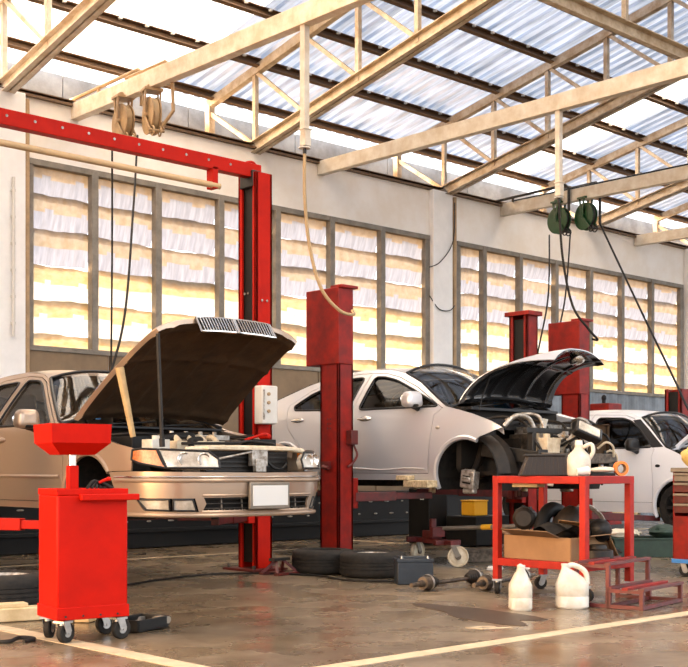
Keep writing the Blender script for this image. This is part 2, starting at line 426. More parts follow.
window('window_2', X2, X3, [14.15, 14.77, 15.69, 16.66, 17.66, 18.63, 19.61, 20.66])

# ------------------------------------------------------------------ roof
SL = .21
def rz(b): return 6.21 + SL * (13.6 - b)
YE, YF = 13.75, -9.
sheet_mat('roof_clear', (.95, .93, .88), (.82, .80, .76), .8, (1, 1, 1))
RM = sheet_mat('tinted_roof', (.50, .60, .78), (.24, .30, .40), .24, (3.2, .25, 1), .2)  # translucency added to brighten the undersides of the metal sheets
def roof_sheet(a0, a1, m, name):
    g = MB(); pitch = .19; n = max(1, round((a1 - a0) / pitch)); P = []
    for i in range(n):
        w = (a1 - a0) / n; x = a0 + i * w
        P += [(x, 0), (x + w * .42, 0), (x + w * .55, .038), (x + w * .87, .038)]
    P.append((a1, 0))
    V = [[g.bm.verts.new((x, y, rz(y) + h)) for x, h in P] for y in (YE, 10., 6., 2., YF)]
    for j in range(4):
        for i in range(len(P) - 1): g.bm.faces.new((V[j][i], V[j][i + 1], V[j + 1][i + 1], V[j + 1][i]))
    return g.build(name, m, smooth=False, normals=False)
ceil = struct_root('ceiling')
bands = [(-6, 4.1, 0), (4.1, 5.2, 1), (5.2, 6.3, 0), (6.3, 9.35, 1), (9.35, 15.9, 0), (15.9, 17.05, 1), (17.05, 23.6, 0), (23.6, 24.7, 1), (24.7, 30, 0)]
for a0, a1, t in bands:
    o = roof_sheet(a0, a1, MATS['roof_clear'] if t else RM, 'clear_roof_sheet' if t else 'metal_roof_sheet'); o.parent = ceil
# purlins
for b in (13.5, 12.5, 11.5, 10.5, 9.5, 8.5, 7.5, 6.5, 5.5, 4.3):
    g = MB(); z = rz(b) - .06
    g.channel((-6, b, z), (30, b, z), .07, .11, .012, up=(0, SL, 1))
    g.build('purlin', 'purlin', ceil, smooth=False)
for b in (12.5, 11.5, 10.5, 9.5, 8.5):   # pale blocks added for the lit corrugation ends along the purlins
    g = MB(); z = rz(b)
    for i in range(60): g.box((6.0 + .38 * i, b - .045, z - .03), (.035, .04, .03))
    g.build('lit_sheet_end', 'white_plastic', ceil, smooth=False)
# trusses
def truss(nm, a, m):
    r = struct_root(nm, (a, 0, 0))
    def zb(b): return 5.27 + SL * (12.6 - b)
    def zt(b): return rz(b) - .12
    y0, y1 = 12.6, -2.4
    g = MB()
    for s in (-1, 1):   # two channels back to back
        g.channel((s * .045, y0 + .1, zb(y0 + .1)), (s * .045, y1, zb(y1)), .07 * s if s > 0 else .07, .15, .010)
    g.build('bottom_chord', m, r, smooth=False)
    g = MB(); g.bar((0, 13.65, zt(13.65)), (0, y1, zt(y1)), .09, .12); g.build('top_chord', m, r, smooth=False)
    y = 12.6; k = 0
    while y > -2:
        MB().bar((0, y, zb(y)), (0, y, zt(y)), .06, .06).build('web_post', m, r, smooth=False)
        if y - 1 > -2.2:
            MB().bar((0, y - .03, zt(y) - .02), (0, y - 1.0, zb(y - 1.0) + .05), .05, .05).build('web_brace', m, r, smooth=False)
        y -= 1.0
    MB().bar((0, 13.62, 5.25), (0, 13.62, zt(13.62)), .10, .10).build('web_post', m, r, smooth=False)
    MB().bar((0, 13.6, 5.95), (0, 12.62, 5.32), .06, .06).build('web_brace', m, r, smooth=False)
    return r
for i, (a, m) in enumerate(((2.75, 'truss_glow_tone'), (6.45, 'truss_glow_tone'), (10.1, 'truss_paint'), (13.85, 'truss_grey'), (17.65, 'truss_grey'), (21.4, 'truss_grey'))):
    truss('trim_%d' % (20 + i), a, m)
# level box beams tied to the wall
for i, (a, m) in enumerate(((7.36, 'truss_glow_tone'), (11.26, 'white_paint_steel'), (15.25, 'white_paint_steel'), (19.1, 'white_paint_steel'))):
    g = MB(); g.box((a, 5.4, 5.19), (.11, 14.4, .19)); struct(g.build('trim_%d' % (30 + i), m, smooth=False, bevel=.006))
# lengthways beam under the trusses, with hangers
r = struct_root('trim_36')
g = MB(); g.channel((-6, 8.06, 6.13), (30, 8.06, 6.13), .09, .17, .012); g.build('long_beam', 'truss_paint', r, smooth=False)
for a in (4.6, 8.3, 11.0, 12.0, 13.6, 15.7, 19.5): MB().bar((a, 8.06, 6.2), (a, 8.06, rz(8.06) - .05), .06, .06).build('web_post', 'truss_paint', r, smooth=False)
# wall plate, fascia beyond the wall
g = MB(); g.channel((FX0, WY + .06, BT + .04), (FX1, WY + .06, BT + .04), .14, .08, .012); g.bar((FX0, WY - .03, BT + .01), (FX1, WY - .03, BT + .01), .05, .03)
struct(g.build('trim_40', 'purlin', smooth=False))
g = MB()
for i in range(18): g.box((FX0 + 1 + 2 * i, 14.05, 5.83), (1.985, .1, .56))
struct(g.build('trim_41', 'fascia', smooth=False))
g = MB(); g.channel((FX0, 13.62, 5.42), (FX1, 13.62, 5.42), .08, .10, .01); struct(g.build('trim_42', 'truss_grey', smooth=False))
# ------------------------------------------------------------------ cars
def inside(p, poly):
    x, y = p; c = False; n = len(poly)
    for i in range(n):
        x1, y1 = poly[i]; x2, y2 = poly[(i + 1) % n]
        if (y1 > y) != (y2 > y) and x < (x2 - x1) * (y - y1) / (y2 - y1) + x1: c = not c
    return c
def dens(poly, step):
    out = []
    for i in range(len(poly)):
        a, b = Vector(poly[i]), Vector(poly[(i + 1) % len(poly)]); n = max(1, int((b - a).length / step))
        out += [tuple(a.lerp(b, k / n)) for k in range(n)]
    return out
def seg_dist(p, a, b):
    ax, ay = a; bx, by = b; dx, dy = bx - ax, by - ay; l = dx * dx + dy * dy
    t = max(0, min(1, ((p[0] - ax) * dx + (p[1] - ay) * dy) / l)) if l else 0
    return math.hypot(p[0] - ax - t * dx, p[1] - ay - t * dy)
def flat_fill(outline, holes=(), step=.06):
    """triangulate a 2D outline with holes, with an even cover of inner points"""
    loops = [dens(outline, step)] + [dens(h, step) for h in holes]
    V, E = [], []
    for l in loops:
        n0 = len(V); V += [Vector(p) for p in l]; E += [(n0 + i, n0 + (i + 1) % len(l)) for i in range(len(l))]
    xs = [p[0] for p in outline]; ys = [p[1] for p in outline]
    nx = int((max(xs) - min(xs)) / step) + 1; ny = int((max(ys) - min(ys)) / step) + 1
    for i in range(nx + 1):
        for j in range(ny + 1):
            p = (min(xs) + i * step + (step / 2 if j % 2 else 0), min(ys) + j * step)
            if not inside(p, outline) or any(inside(p, h) for h in holes): continue
            if min(seg_dist(p, l[k], l[(k + 1) % len(l)]) for l in loops for k in range(len(l))) < step * .4: continue
            V.append(Vector(p))
    r = delaunay_2d_cdt(V, E, [], 0, 1e-5)
    P = [tuple(v) for v in r[0]]; F = []
    for f in r[2]:
        c = (sum(P[i][0] for i in f) / len(f), sum(P[i][1] for i in f) / len(f))
        if inside(c, outline) and not any(inside(c, h) for h in holes): F.append(tuple(f))
    return P, F
def sstep(a, b, x):
    t = max(0., min(1., (x - a) / (b - a))); return t * t * (3 - 2 * t)
def rounded(poly, r=.03, n=4):
    out = []; m = len(poly)
    for i in range(m):
        p, a, b = Vector(poly[i]), Vector(poly[i - 1]), Vector(poly[(i + 1) % m])
        da, db = (a - p), (b - p); k = min(r, da.length * .45, db.length * .45)
        A, B = p + da.normalized() * k, p + db.normalized() * k
        for j in range(n + 1):
            t = j / n; out.append(tuple((1 - t) ** 2 * A + 2 * t * (1 - t) * p + t * t * B))
    return out
def grow(poly, d):
    """offset a polygon outwards (d > 0) or inwards"""
    area = sum(poly[i][0] * poly[(i + 1) % len(poly)][1] - poly[(i + 1) % len(poly)][0] * poly[i][1] for i in range(len(poly)))
    sg = 1 if area > 0 else -1; out = []
    for i in range(len(poly)):
        p, a, b = Vector(poly[i]), Vector(poly[i - 1]), Vector(poly[(i + 1) % len(poly)])
        d1, d2 = (p - a).normalized(), (b - p).normalized()
        n1, n2 = Vector((d1.y, -d1.x)) * sg, Vector((d2.y, -d2.x)) * sg
        n = (n1 + n2); n = n.normalized() / max(.5, math.sqrt(max(.01, (1 + n1.dot(n2)) / 2)))
        out.append((p.x + n.x * d, p.y + n.y * d))
    return out

class CarShell:
    """outer skin of a car: M(s, z) wraps (distance round the plan outline from the nose, height) onto the body"""
    def __init__(s, F, L, W, Cf, Cr, belt, tumble=.42, hood_lean=.3, q=2.3, p=3.2, barrel=.03):
        s.F, s.L, s.W, s.belt, s.tumble, s.lean = F, L, W, belt, tumble, hood_lean
        pl = []
        for i in range(61):
            t = PI / 2 * i / 60
            pl.append((F - Cf + Cf * math.cos(t) ** (2 / q), W * math.sin(t) ** (2 / p)))
        x0, x1 = F - Cf, F - L + Cr
        for i in range(1, 40): pl.append((x0 + (x1 - x0) * i / 40, W))
        for i in range(61):
            t = PI / 2 * i / 60
            pl.append((x1 - Cr * math.sin(t) ** (2 / q), W * max(0, math.cos(t)) ** (2 / p)))
        pl[0] = (F, 0.); pl[-1] = (F - L, 0.)
        xm = F - L * .5
        pl = [(x, y - barrel * min(1, abs(y) / W) * ((x - xm) / (L / 2)) ** 2 * W) for x, y in pl]
        s.pl = pl; s.S = [0]
        for a, b in zip(pl, pl[1:]): s.S.append(s.S[-1] + math.hypot(b[0] - a[0], b[1] - a[1]))
        s.s_side = s.sx(F - Cf)
    def sx(s, x):
        for i in range(len(s.pl) - 1):
            if s.pl[i][0] >= x >= s.pl[i + 1][0] and s.pl[i][0] > s.pl[i + 1][0]:
                return s.S[i] + (s.S[i + 1] - s.S[i]) * (s.pl[i][0] - x) / (s.pl[i][0] - s.pl[i + 1][0])
        return 0. if x > s.F else s.S[-1]
    def sy(s, y):
        for i in range(60):
            if s.pl[i][1] <= y <= s.pl[i + 1][1]: return s.S[i] + (s.S[i + 1] - s.S[i]) * (y - s.pl[i][1]) / max(1e-6, s.pl[i + 1][1] - s.pl[i][1])
        return s.s_side
    def plan(s, t):
        t = max(0., min(s.S[-1] - 1e-6, t)); lo, hi = 0, len(s.S) - 1
        while hi - lo > 1:
            m = (lo + hi) // 2
            if s.S[m] <= t: lo = m
            else: hi = m
        k = (t - s.S[lo]) / max(1e-9, s.S[hi] - s.S[lo]); a, b = s.pl[lo], s.pl[hi]
        def tang(i):
            i0, i1 = max(0, i - 1), min(len(s.pl) - 1, i + 1); d = Vector((s.pl[i1][0] - s.pl[i0][0], s.pl[i1][1] - s.pl[i0][1])); return d.normalized()
        d = tang(lo).lerp(tang(hi), k).normalized()
        n = Vector((d.y, -d.x)); n = -n if (n.x * 1e-3 + n.y) < 0 and abs(n.y) > .05 else n
        if t < s.S[60] * .5 and n.x < 0: n = -n
        if t > s.S[-61] + (s.S[-1] - s.S[-61]) * .5 and n.x > 0: n = -n
        return a[0] + (b[0] - a[0]) * k, a[1] + (b[1] - a[1]) * k, n
    def inset(s, t, z):
        i = .05 * ((.55 - z) / .35) ** 2 if z < .55 else .028 * ((z - .55) / .35) ** 2
        wf = 1 - sstep(s.s_side * .55, s.s_side * 1.1, t)
        i += wf * s.lean * max(0., z - .56) ** 1.15
        if z > s.belt: i += (1 - wf) * s.tumble * (z - s.belt)
        i += s.extra(t, z)
        return i
    def extra(s, t, z): return 0.
    def M(s, t, z, off=0., side=-1):
        x, y, n = s.plan(t); i = s.inset(t, z) - off
        return Vector((x - n.x * i, side * (y - n.y * i), z))
    def X(s, x, z, off=0., side=-1): return s.M(s.sx(x), z, off, side)
    def panel(s, g, outline, holes=(), off=0., sides=(-1, 1), step=.07):
        """outline given in (s, z)"""
        P, F = flat_fill(outline, holes, step)
        for side in sides: g.pts([s.M(t, z, off, side) for t, z in P], [f if side > 0 else f[::-1] for f in F])
        return g
    def side_poly(s, poly): return [(s.sx(x), z) for x, z in poly]
    def strip(s, edge, crown, nu=10, inset=0.):
        """surface across the car between the two mirrored edge lines; edge = [(x, z)...], crown lifts the middle along the surface normal"""
        E = [s.X(x, z) for x, z in edge]; g = MB()
        nrm = []
        for i in range(len(E)):
            a, b = E[max(0, i - 1)], E[min(len(E) - 1, i + 1)]; d = Vector((b.x - a.x, 0, b.z - a.z)).normalized()
            n = Vector((d.z, 0, -d.x)); nrm.append(n if n.z > 0 or (abs(n.z) < .01 and n.x > 0) else -n)
        def f(u, v):
            i = min(len(E) - 1, int(round(v * (len(E) - 1)))); y = (u * 2 - 1) * (abs(E[i].y) - inset)
            c = crown[i] if isinstance(crown, (list, tuple)) else crown
            return Vector((E[i].x, y, E[i].z)) + nrm[i] * (c * (1 - abs(u * 2 - 1) ** 2.4) - inset * .15)
        g.grid(f, nu, len(E) - 1); return g

def arc(cx, cz, r, a0, a1, n=16): return [(cx + r * math.cos(R(a0 + (a1 - a0) * i / n)), cz + r * math.sin(R(a0 + (a1 - a0) * i / n))) for i in range(n + 1)]
def interp_line(P, n):
    """n+1 points evenly along a smooth curve through P"""
    Q = smooth_path([(x, 0, z) for x, z in P], 12); D = [0]
    for a, b in zip(Q, Q[1:]): D.append(D[-1] + (b - a).length)
    out = []
    for k in range(n + 1):
        t = D[-1] * k / n; i = max(j for j in range(len(D)) if D[j] <= t + 1e-9); i = min(i, len(Q) - 2)
        p = Q[i].lerp(Q[i + 1], (t - D[i]) / max(1e-9, D[i + 1] - D[i])); out.append((p.x, p.z))
    return out

def wheel_parts(parent, c, side, r=.31, w=.2, rim_m='alu', spokes=10):
    ax = (0, side, 0)
    g = MB(); g.lathe([(r * .66, -w / 2), (r * .9, -w / 2), (r * .98, -w * .38), (r, -w * .2), (r, w * .2), (r * .98, w * .38), (r * .9, w / 2), (r * .66, w / 2), (r * .64, 0)], c, ax, 40, closed=True)
    t = g.build('tyre', 'rubber', parent)
    g = MB(); g.lathe([(r * .67, w * .42), (r * .62, w * .45), (r * .6, w * .2), (r * .6, -w * .4), (r * .66, -w * .45)], c, ax, 40)
    g.lathe([(0, w * .3), (r * .16, w * .3), (r * .18, w * .2), (0, w * .2)], c, ax, 24)
    for k in range(spokes):
        a = 2 * PI * k / spokes; d = Vector((math.cos(a), 0, math.sin(a))); o = Vector(ax) * (w * .27); cc = Vector(c)
        g.bar(cc + d * r * .14 + o, cc + d * r * .63 + o * 1.2, .035, .025, up=ax)
    g.build('rim', rim_m, parent)

def engine_fill(car, parts):
    """parts: (name, material, builder)"""
    for nm, m, fn in parts:
        g = MB(); fn(g); g.build(nm, m, car, bevel=.004)

def common_car(car, sh, P):
    """body shell, doors, glass and interior shared by the three cars. P holds the outlines."""
    paint = P['paint']; belt = sh.belt
    # --- side skin
    fa, ra = P['front_arch'], P['rear_arch']; sill = P['sill']
    top = P['top']                        # side silhouette from nose end of the fender to the tail (x, z)
    bott = [(P['tail_x'], P['tail_z']), ] + [(ra[0] - ra[2] - .02, sill)] + arc(ra[0], ra[1], ra[2], 180 + 18, -18, 20)[0:] + [(ra[0] + ra[2] + .02, sill)]
    bott += [(fa[0] - fa[2] - .02, sill)] + arc(fa[0], fa[1], fa[2], 198, P.get('arch_end', 10), 20)
    out = sh.side_poly(bott + P['nose'] + top)
    doors = P['doors']; holes = [grow(sh.side_poly(d[0]), .006) for d in doors] + [sh.side_poly(q) for q in P.get('quarter', ())]
    g = MB(); sh.panel(g, out, holes, step=.065)
    # roof
    re = interp_line(P['roof'], 10); gr = sh.strip(re, P.get('roof_crown', .05), 12)
    me = bpy.data.meshes.new('tmp'); gr.bm.to_mesh(me); gr.bm.free(); g.bm.from_mesh(me); bpy.data.meshes.remove(me)
    for pl in P.get('decks', ()):
        gd = sh.strip(interp_line(pl[0], 8), pl[1], 12); me = bpy.data.meshes.new('tmp'); gd.bm.to_mesh(me); gd.bm.free(); g.bm.from_mesh(me); bpy.data.meshes.remove(me)
    # rolled lips round the wheel arches
    for a, off in ((fa, .004), (ra, .004)):
        for sd in (-1, 1):
            pts = [sh.X(x, z, -.012, sd) for x, z in arc(a[0], a[1], a[2] - .004, 198, P.get('arch_end', -18) if a is fa else -18, 24)]; g.tube(pts, .014, 6)
    body = g.build('body', paint, car, normals=False, solid=.012, angle=40)
    # --- doors
    for k, (dp, win) in enumerate(doors):
        for sd in (-1, 1):
            g = MB(); sh.panel(g, sh.side_poly(dp), [sh.side_poly(win)], sides=(sd,), step=.065)
            if 'crease' in P:
                pass
            d = g.build('front_door' if k == 0 else 'rear_door', paint, car, normals=False, solid=.012, angle=40)
            g = MB(); sh.panel(g, sh.side_poly(grow(rounded(win, .05), .012)), off=-.016, sides=(sd,), step=.12); g.build('window_glass', P.get('glass', 'car_glass'), d, normals=False)
            g = MB(); g.tube([sh.M(t, z, .001, sd) for t, z in dens(sh.side_poly(grow(rounded(win, .05), .004)), .06)], .011, 6, closed=True); g.build('window_trim', 'trim_black', d)
            hx, hz = P['handles'][k]
            g = MB(); g.tube([sh.X(hx + .09, hz, .004, sd), sh.X(hx + .07, hz, .03, sd), sh.X(hx - .07, hz, .03, sd), sh.X(hx - .09, hz, .004, sd)], .012, 8)
            g.ell(sh.X(hx, hz, -.002, sd), (.095, .012, .028)); g.build('door_handle', P.get('handle_mat', paint), d)
            if k == 0:
                mx, mz, mlen = P['mirror']
                g = MB(); base = sh.X(mx, mz - .09, 0, sd); hd = sh.X(mx, mz, .14, sd)
                g.box(hd, (mlen * .62, .20, .155), (0, R(P.get('mirror_tilt', 0)), R(8 * sd)), taper=.86)
                mh = g.build('mirror_housing', P.get('mirror_mat', paint), d, bevel=.045); mh.modifiers['edge'].segments = 4
                g = MB(); g.tube([base, base.lerp(hd, .5) + Vector((0, 0, -.025)), hd + Vector((0, 0, -.06))], .03, 8); g.ell(hd + Vector((0, 0, -.055)), (mlen * .3, .09, .03)); g.build('mirror_foot', 'trim_black', d)
                g = MB(); g.ell(hd + Vector((-mlen * .30, 0, 0)), (.012, .085, .06)); g.build('mirror_glass', 'chrome', mh)
    for q in P.get('quarter', ()):
        g = MB(); sh.panel(g, sh.side_poly(grow(rounded(q, .04), .01)), off=-.014, step=.12); g.build('quarter_window', P.get('glass', 'car_glass'), car, normals=False)
    # --- glass
    for nm, e, cr in (('windshield', P['windshield'], P.get('ws_crown', .10)), ('rear_window', P['rear_window'], .06)):
        ee = interp_line(e, 8)
        g = sh.strip(ee, cr, 12, inset=.035); gl = g.build(nm, P.get('screen', 'screen_glass'), car, normals=False)
        g = MB()
        Epts = [sh.X(x, z, -.02, -1) for x, z in ee]; n = len(Epts)
        def mid(i, u):
            c = cr * (1 - abs(u * 2 - 1) ** 2.4); d = (Epts[min(n - 1, i + 1)] - Epts[max(0, i - 1)]).normalized(); nn = Vector((d.z, 0, -d.x)); nn = nn if nn.z > 0 else -nn
            return Vector((Epts[i].x, Epts[i].y * (1 - 2 * u), Epts[i].z)) + nn * (c + .004)
        loop = [mid(i, 0) for i in range(n)] + [mid(n - 1, u / 10) for u in range(1, 10)] + [mid(i, 1) for i in range(n - 1, -1, -1)] + [mid(0, 1 - u / 10) for u in range(1, 10)]
        g.tube(loop, .014, 6, closed=True); g.build('screen_seal', 'trim_black', gl)
    # --- dark inner shell, floor pan, firewall, seats
    cx = P['cowl_x']
    g = MB()
    ib = [(P['tail_x'] + .25, sill + .05), (P['tail_x'] + .25, belt - .08), (cx - .12, belt - .08), (cx - .12, sill + .05)]
    g.box(((ra[0] + fa[0]) / 2 + .02, 0, sill + .06), (fa[0] - ra[0] - fa[2] - ra[2] - .04, sh.W * 1.86, .08))
    g.box(((cx - .1 + P['tail_x'] + .5) / 2, 0, sill + .13), (cx - .1 - P['tail_x'] - .5, sh.W * 1.2, .12))
    g.box((P['tail_x'] + .62, 0, .62), (.5, sh.W * 1.5, .5))
    g.box((cx - .03, 0, (sill + belt) / 2 + .06), (.06, sh.W * 1.72, belt - sill - .12))
    g.build('floor_pan', 'interior', car)
    for sd in (-1, 1):
        for a in (fa, ra):
            g = MB(); rr = a[2] + .012; n = 20
            A = [Vector((a[0] + rr * math.cos(R(200 - 220 * i / n)), sd * (sh.W - .05), a[1] + rr * math.sin(R(200 - 220 * i / n)))) for i in range(n + 1)]
            B = [p + Vector((0, -sd * .34, 0)) for p in A]
            g.pts(A + B, [(i, i + 1, n + 2 + i, n + 1 + i) for i in range(n)] + [tuple(range(n + 1, 2 * n + 2))])
            g.build('wheel_liner', 'rubber', car, normals=False)
        sx = P['seat_x']; g = MB(); g.box((sx, sd * .36, belt - .42), (.5, .48, .18), taper=.92); g.box((sx - .3, sd * .36, belt - .10), (.15, .46, .62), (0, R(-14), 0), taper=.85); g.box((sx - .38, sd * .36, belt + .26), (.1, .26, .17), (0, R(-8), 0))
        g.build('seat', 'seat_cloth', car, bevel=.04)
    g = MB(); g.box((P['seat_x'] - 1.05, 0, belt - .1), (.18, 1.2, .55), (0, R(-16), 0)); g.box((P['seat_x'] - .8, 0, belt - .42), (.45, 1.2, .18)); g.build('rear_bench', 'seat_cloth', car, bevel=.04)
    g = MB(); g.box((cx - .32, 0, belt - .09), (.45, sh.W * 1.66, .2), taper=.9); g.build('dashboard', 'interior', car, bevel=.03)
    g = MB(); n = 24; c = Vector((cx - .68, -.36, belt - .03)); ux = Vector((.42, 0, .9)); uy = Vector((0, 1, 0))
    g.tube([c + ux * .18 * math.cos(2 * PI * i / n) + uy * .18 * math.sin(2 * PI * i / n) for i in range(n)], .014, 6, closed=True); g.bar(c - uy * .17, c + uy * .17, .03, .02); g.cyl(c, c + Vector((.2, 0, -.06)), .03); g.build('steering_wheel', 'trim_black', car)
    # --- fender top flange and inner fender walls of the open engine bay
    for sd in (-1, 1):
        g = MB(); pl = interp_line(P['fender_top'], 10)
        A = [sh.X(x, z, -.006, sd) for x, z in pl]; B = [a + Vector((0, -sd * .05, -.012)) for a in A]; C = [b + Vector((0, -sd * .01, -.06)) for b in B]
        n = len(A); g.pts(A + B + C, [(i, i + 1, n + i + 1, n + i) for i in range(n - 1)] + [(n + i, n + i + 1, 2 * n + i + 1, 2 * n + i) for i in range(n - 1)])
        g.build('fender_flange', P.get('flange', paint), car, normals=False)
    g = MB()
    for sd in (-1, 1):
        x0, x1 = P['bay']; yy = sd * (sh.W - .44)
        g.box(((x0 + x1) / 2, yy, .54), (x0 - x1, .04, .30))
        g.cyl((fa[0] - .05, sd * (sh.W - .36), .66), (fa[0] - .05, sd * (sh.W - .36), belt - .13), .14, .11, 20); g.cyl((fa[0] - .05, sd * (sh.W - .36), belt - .13), (fa[0] - .05, sd * (sh.W - .36), belt - .10), .05, n=12)
    g.box(((P['bay'][0] + P['bay'][1]) / 2, 0, .36), (P['bay'][0] - P['bay'][1], sh.W * 1.5, .04))
    g.box((cx + .10, 0, belt - .17), (.22, sh.W * 1.62, .10))
    g.build('engine_bay', 'grease', car)
    return body

def hood(car, sh_x, z0, wr, wf, Lh, ang, crown, drop, m_out, m_in, corner=.10, power=4, dexp=2.4, m_edge=None, lip=.02):
    """opened bonnet hinged on the cowl line; returns the hood and its point function"""
    ca, sa = math.cos(R(ang)), math.sin(R(ang))
    def f(u, v, dn=0.):
        uu = u * 2 - 1
        X = v * Lh * (1 - corner * abs(uu) ** power * v); Y = uu * (wr + (wf - wr) * v ** 1.3) / 2
        Z = crown * (1 - abs(uu) ** 2.2) - drop * v ** dexp - dn - lip * abs(uu) ** 8
        return Vector((sh_x + X * ca - Z * sa, Y, z0 + X * sa + Z * ca))
    g = MB(); g.grid(lambda u, v: f(u, v), 24, 20)
    h = g.build('hood', m_out, car, normals=False, solid=.008)
    g = MB()
    def fin(u, v):
        b = 0.
        uu, vv = u, v
        rib = max(math.exp(-((uu - c) / .022) ** 2) for c in (.08, .30, .5, .70, .92)); rib = max(rib, *(math.exp(-((vv - c) / .025) ** 2) for c in (.06, .62, .94)))
        return f(.015 + .97 * u, .012 + .975 * v, .030 + .016 * rib)
    g.grid(fin, 60, 48); g.build('hood_liner', m_in, h, normals=False, solid=.006)
    # closing edge between skin and liner
    g = MB()
    L1 = [(0, i / 20) for i in range(21)] + [(i / 24, 1) for i in range(1, 25)] + [(1, 1 - i / 20) for i in range(1, 21)]
    A = [f(u, v, -.001) for u, v in L1]; B = [fin(.0 if u < .01 else (1. if u > .99 else u), v) for u, v in L1]; n = len(A)
    g.pts(A + B, [(i, i + 1, n + i + 1, n + i) for i in range(n - 1)]); g.build('hood_edge', m_edge or m_out, h, normals=False)
    return h, f
# ------------------------------------------------------------------ gold sedan on the first lift
LIFT = .40
gold = thing('car', 'gold sedan with its hood propped open, raised on the red lift', 'car', (5.66, 8.07, LIFT), -PI / 2)
sh = CarShell(1.12, 4.85, .85, .60, .60, .90, tumble=.46, hood_lean=.42)
P = dict(paint='gold_paint', sill=.24, front_arch=(0, .31, .375), rear_arch=(-2.62, .31, .365), tail_x=-3.70, tail_z=.30, cowl_x=-.42, seat_x=-1.55,
    nose=[(.60, .545), (.60, .71)], arch_end=38,
    top=[(.40, .745), (.1, .815), (-.40, .90), (-.52, .935), (-1.18, 1.335), (-1.35, 1.385), (-1.7, 1.415), (-2.1, 1.40), (-2.4, 1.35), (-2.9, 1.03), (-3.02, .985), (-3.65, .955), (-3.70, .8)],
    doors=[([(-0.38, .30), (-0.36, .6), (-0.4, .87), (-0.56, .925), (-1.17, 1.30), (-1.32, 1.35), (-1.58, 1.372), (-1.6, .9), (-1.58, .30)],
            [(-0.64, .925), (-1.18, 1.265), (-1.3, 1.315), (-1.53, 1.33), (-1.54, .925)]),
           ([(-1.6, .30), (-1.62, .9), (-1.6, 1.372), (-2, 1.355), (-2.28, 1.29), (-2.56, 1.05), (-2.46, .9), (-2.3, .66), (-2.2, .55), (-2.14, .30)],
            [(-1.66, .925), (-1.66, 1.325), (-1.98, 1.31), (-2.22, 1.245), (-2.42, 1.05), (-2.4, .925)])],
    handles=[(-1.42, .80), (-2.28, .80)], mirror=(-.80, .965, .27), roof=[(-1.18, 1.335), (-1.35, 1.385), (-1.7, 1.415), (-2.1, 1.40), (-2.4, 1.35)], roof_crown=.045,
    windshield=[(-0.46, .92), (-0.52, .935), (-1.18, 1.335)], rear_window=[(-2.4, 1.35), (-2.9, 1.03)], decks=[([(-2.9, 1.03), (-3.02, .985), (-3.65, .955)], .03), ([(-3.65, .955), (-3.70, .8), (-3.70, .4)], .02)],
    fender_top=[(.54, .715), (.40, .745), (.1, .815), (-.40, .90)], bay=(.58, -.4))
common_car(gold, sh, P)
# nose: bumper, lamps, grille opening, plate
sb = sh.sx(.40)
g = MB()
edge = [(0, .215), (sh.sy(.5), .215), (sh.sy(.8), .222), (sb, .235), (sh.sx(.375), .40), (sh.sx(.31), .535), (sh.sx(.56), .54), (sh.sy(.6), .535), (0, .53)]
fog = [(sh.sy(.54), .245), (sh.sx(.70), .25), (sh.sx(.62), .345), (sh.sy(.57), .345)]
sh.panel(g, edge, [fog], step=.045)
bm = g.bm; dead = [f for f in bm.faces if .24 < f.calc_center_median().z < .365 and abs(f.calc_center_median().y) < .50]
bmesh.ops.delete(bm, geom=dead, context='FACES')
bp = g.build('front_bumper', 'gold_paint', gold, normals=False, solid=.014, angle=40)
for z, rr, of, nm, m in ((.475, .016, .004, 'bumper_moulding', 'gold_paint'), (.222, .016, .012, 'chin_lip', 'gold_paint'), (.50, .006, .014, 'bumper_or_sheen_strip', 'chrome')):
    for sd in (-1, 1):
        g = MB(); g.tube([sh.M(sb * i / 24, z, of, sd) for i in range(25)], rr, 8); g.build(nm, m, bp)
g = MB(); sh.panel(g, [(0, .228), (sh.sy(.8), .228), (sh.sy(.8), .37), (0, .37)], off=-.06, step=.1); g.build('intake_backing', 'black', bp, normals=False)
for z in (.27, .305, .34):
    g = MB(); g.tube([sh.M(sh.sy(abs(y)), z, -.012, 1 if y > 0 else -1) for y in [(-.5 + 1.0 * i / 20) for i in range(21)]], .005, 6); g.build('intake_slat', 'dark_metal', bp)
for y in (-.36, -.18, .0, .18, .36):
    a = sh.M(sh.sy(abs(y)) if y else 0, .24, -.004, 1 if y > 0 else -1); g = MB(); g.bar(a, a + Vector((-.01, 0, .115)), .008, .008); g.build('intake_post', 'tool_grey', bp)
g = MB(); g.tube([sh.M(sh.sy(abs(y)), .246, .0, 1 if y > 0 else -1) for y in [(-.52 + 1.04 * i / 20) for i in range(21)]], .013, 6); g.build('intake_sill', 'gold_paint', bp)
g = MB(); g.tube([sh.M(sh.sy(abs(y)), .366, .0, 1 if y > 0 else -1) for y in [(-.52 + 1.04 * i / 20) for i in range(21)]], .010, 6); g.build('intake_lintel', 'gold_paint', bp)
for sd in (-1, 1):
    lo = [(sh.sy(.56), .255), (sh.sy(.70), .257), (sh.sy(.70), .337), (sh.sy(.585), .337)]
    lo2 = [(sh.sy(.72), .257), (sh.sx(.72), .26), (sh.sx(.64), .335), (sh.sy(.72), .337)]
    for q, m, nm in ((lo, 'lamp_clear', 'fog_lamp'), (lo2, 'lamp_clear', 'marker_lamp')):
        g = MB(); sh.panel(g, q, off=-.010, sides=(sd,), step=.04); o = g.build(nm, m, bp, normals=False, solid=.02)
        g = MB(); g.tube([sh.M(t, z, -.004, sd) for t, z in dens(q, .03)], .007, 6, closed=True); g.build('lamp_rim', 'trim_black', o)
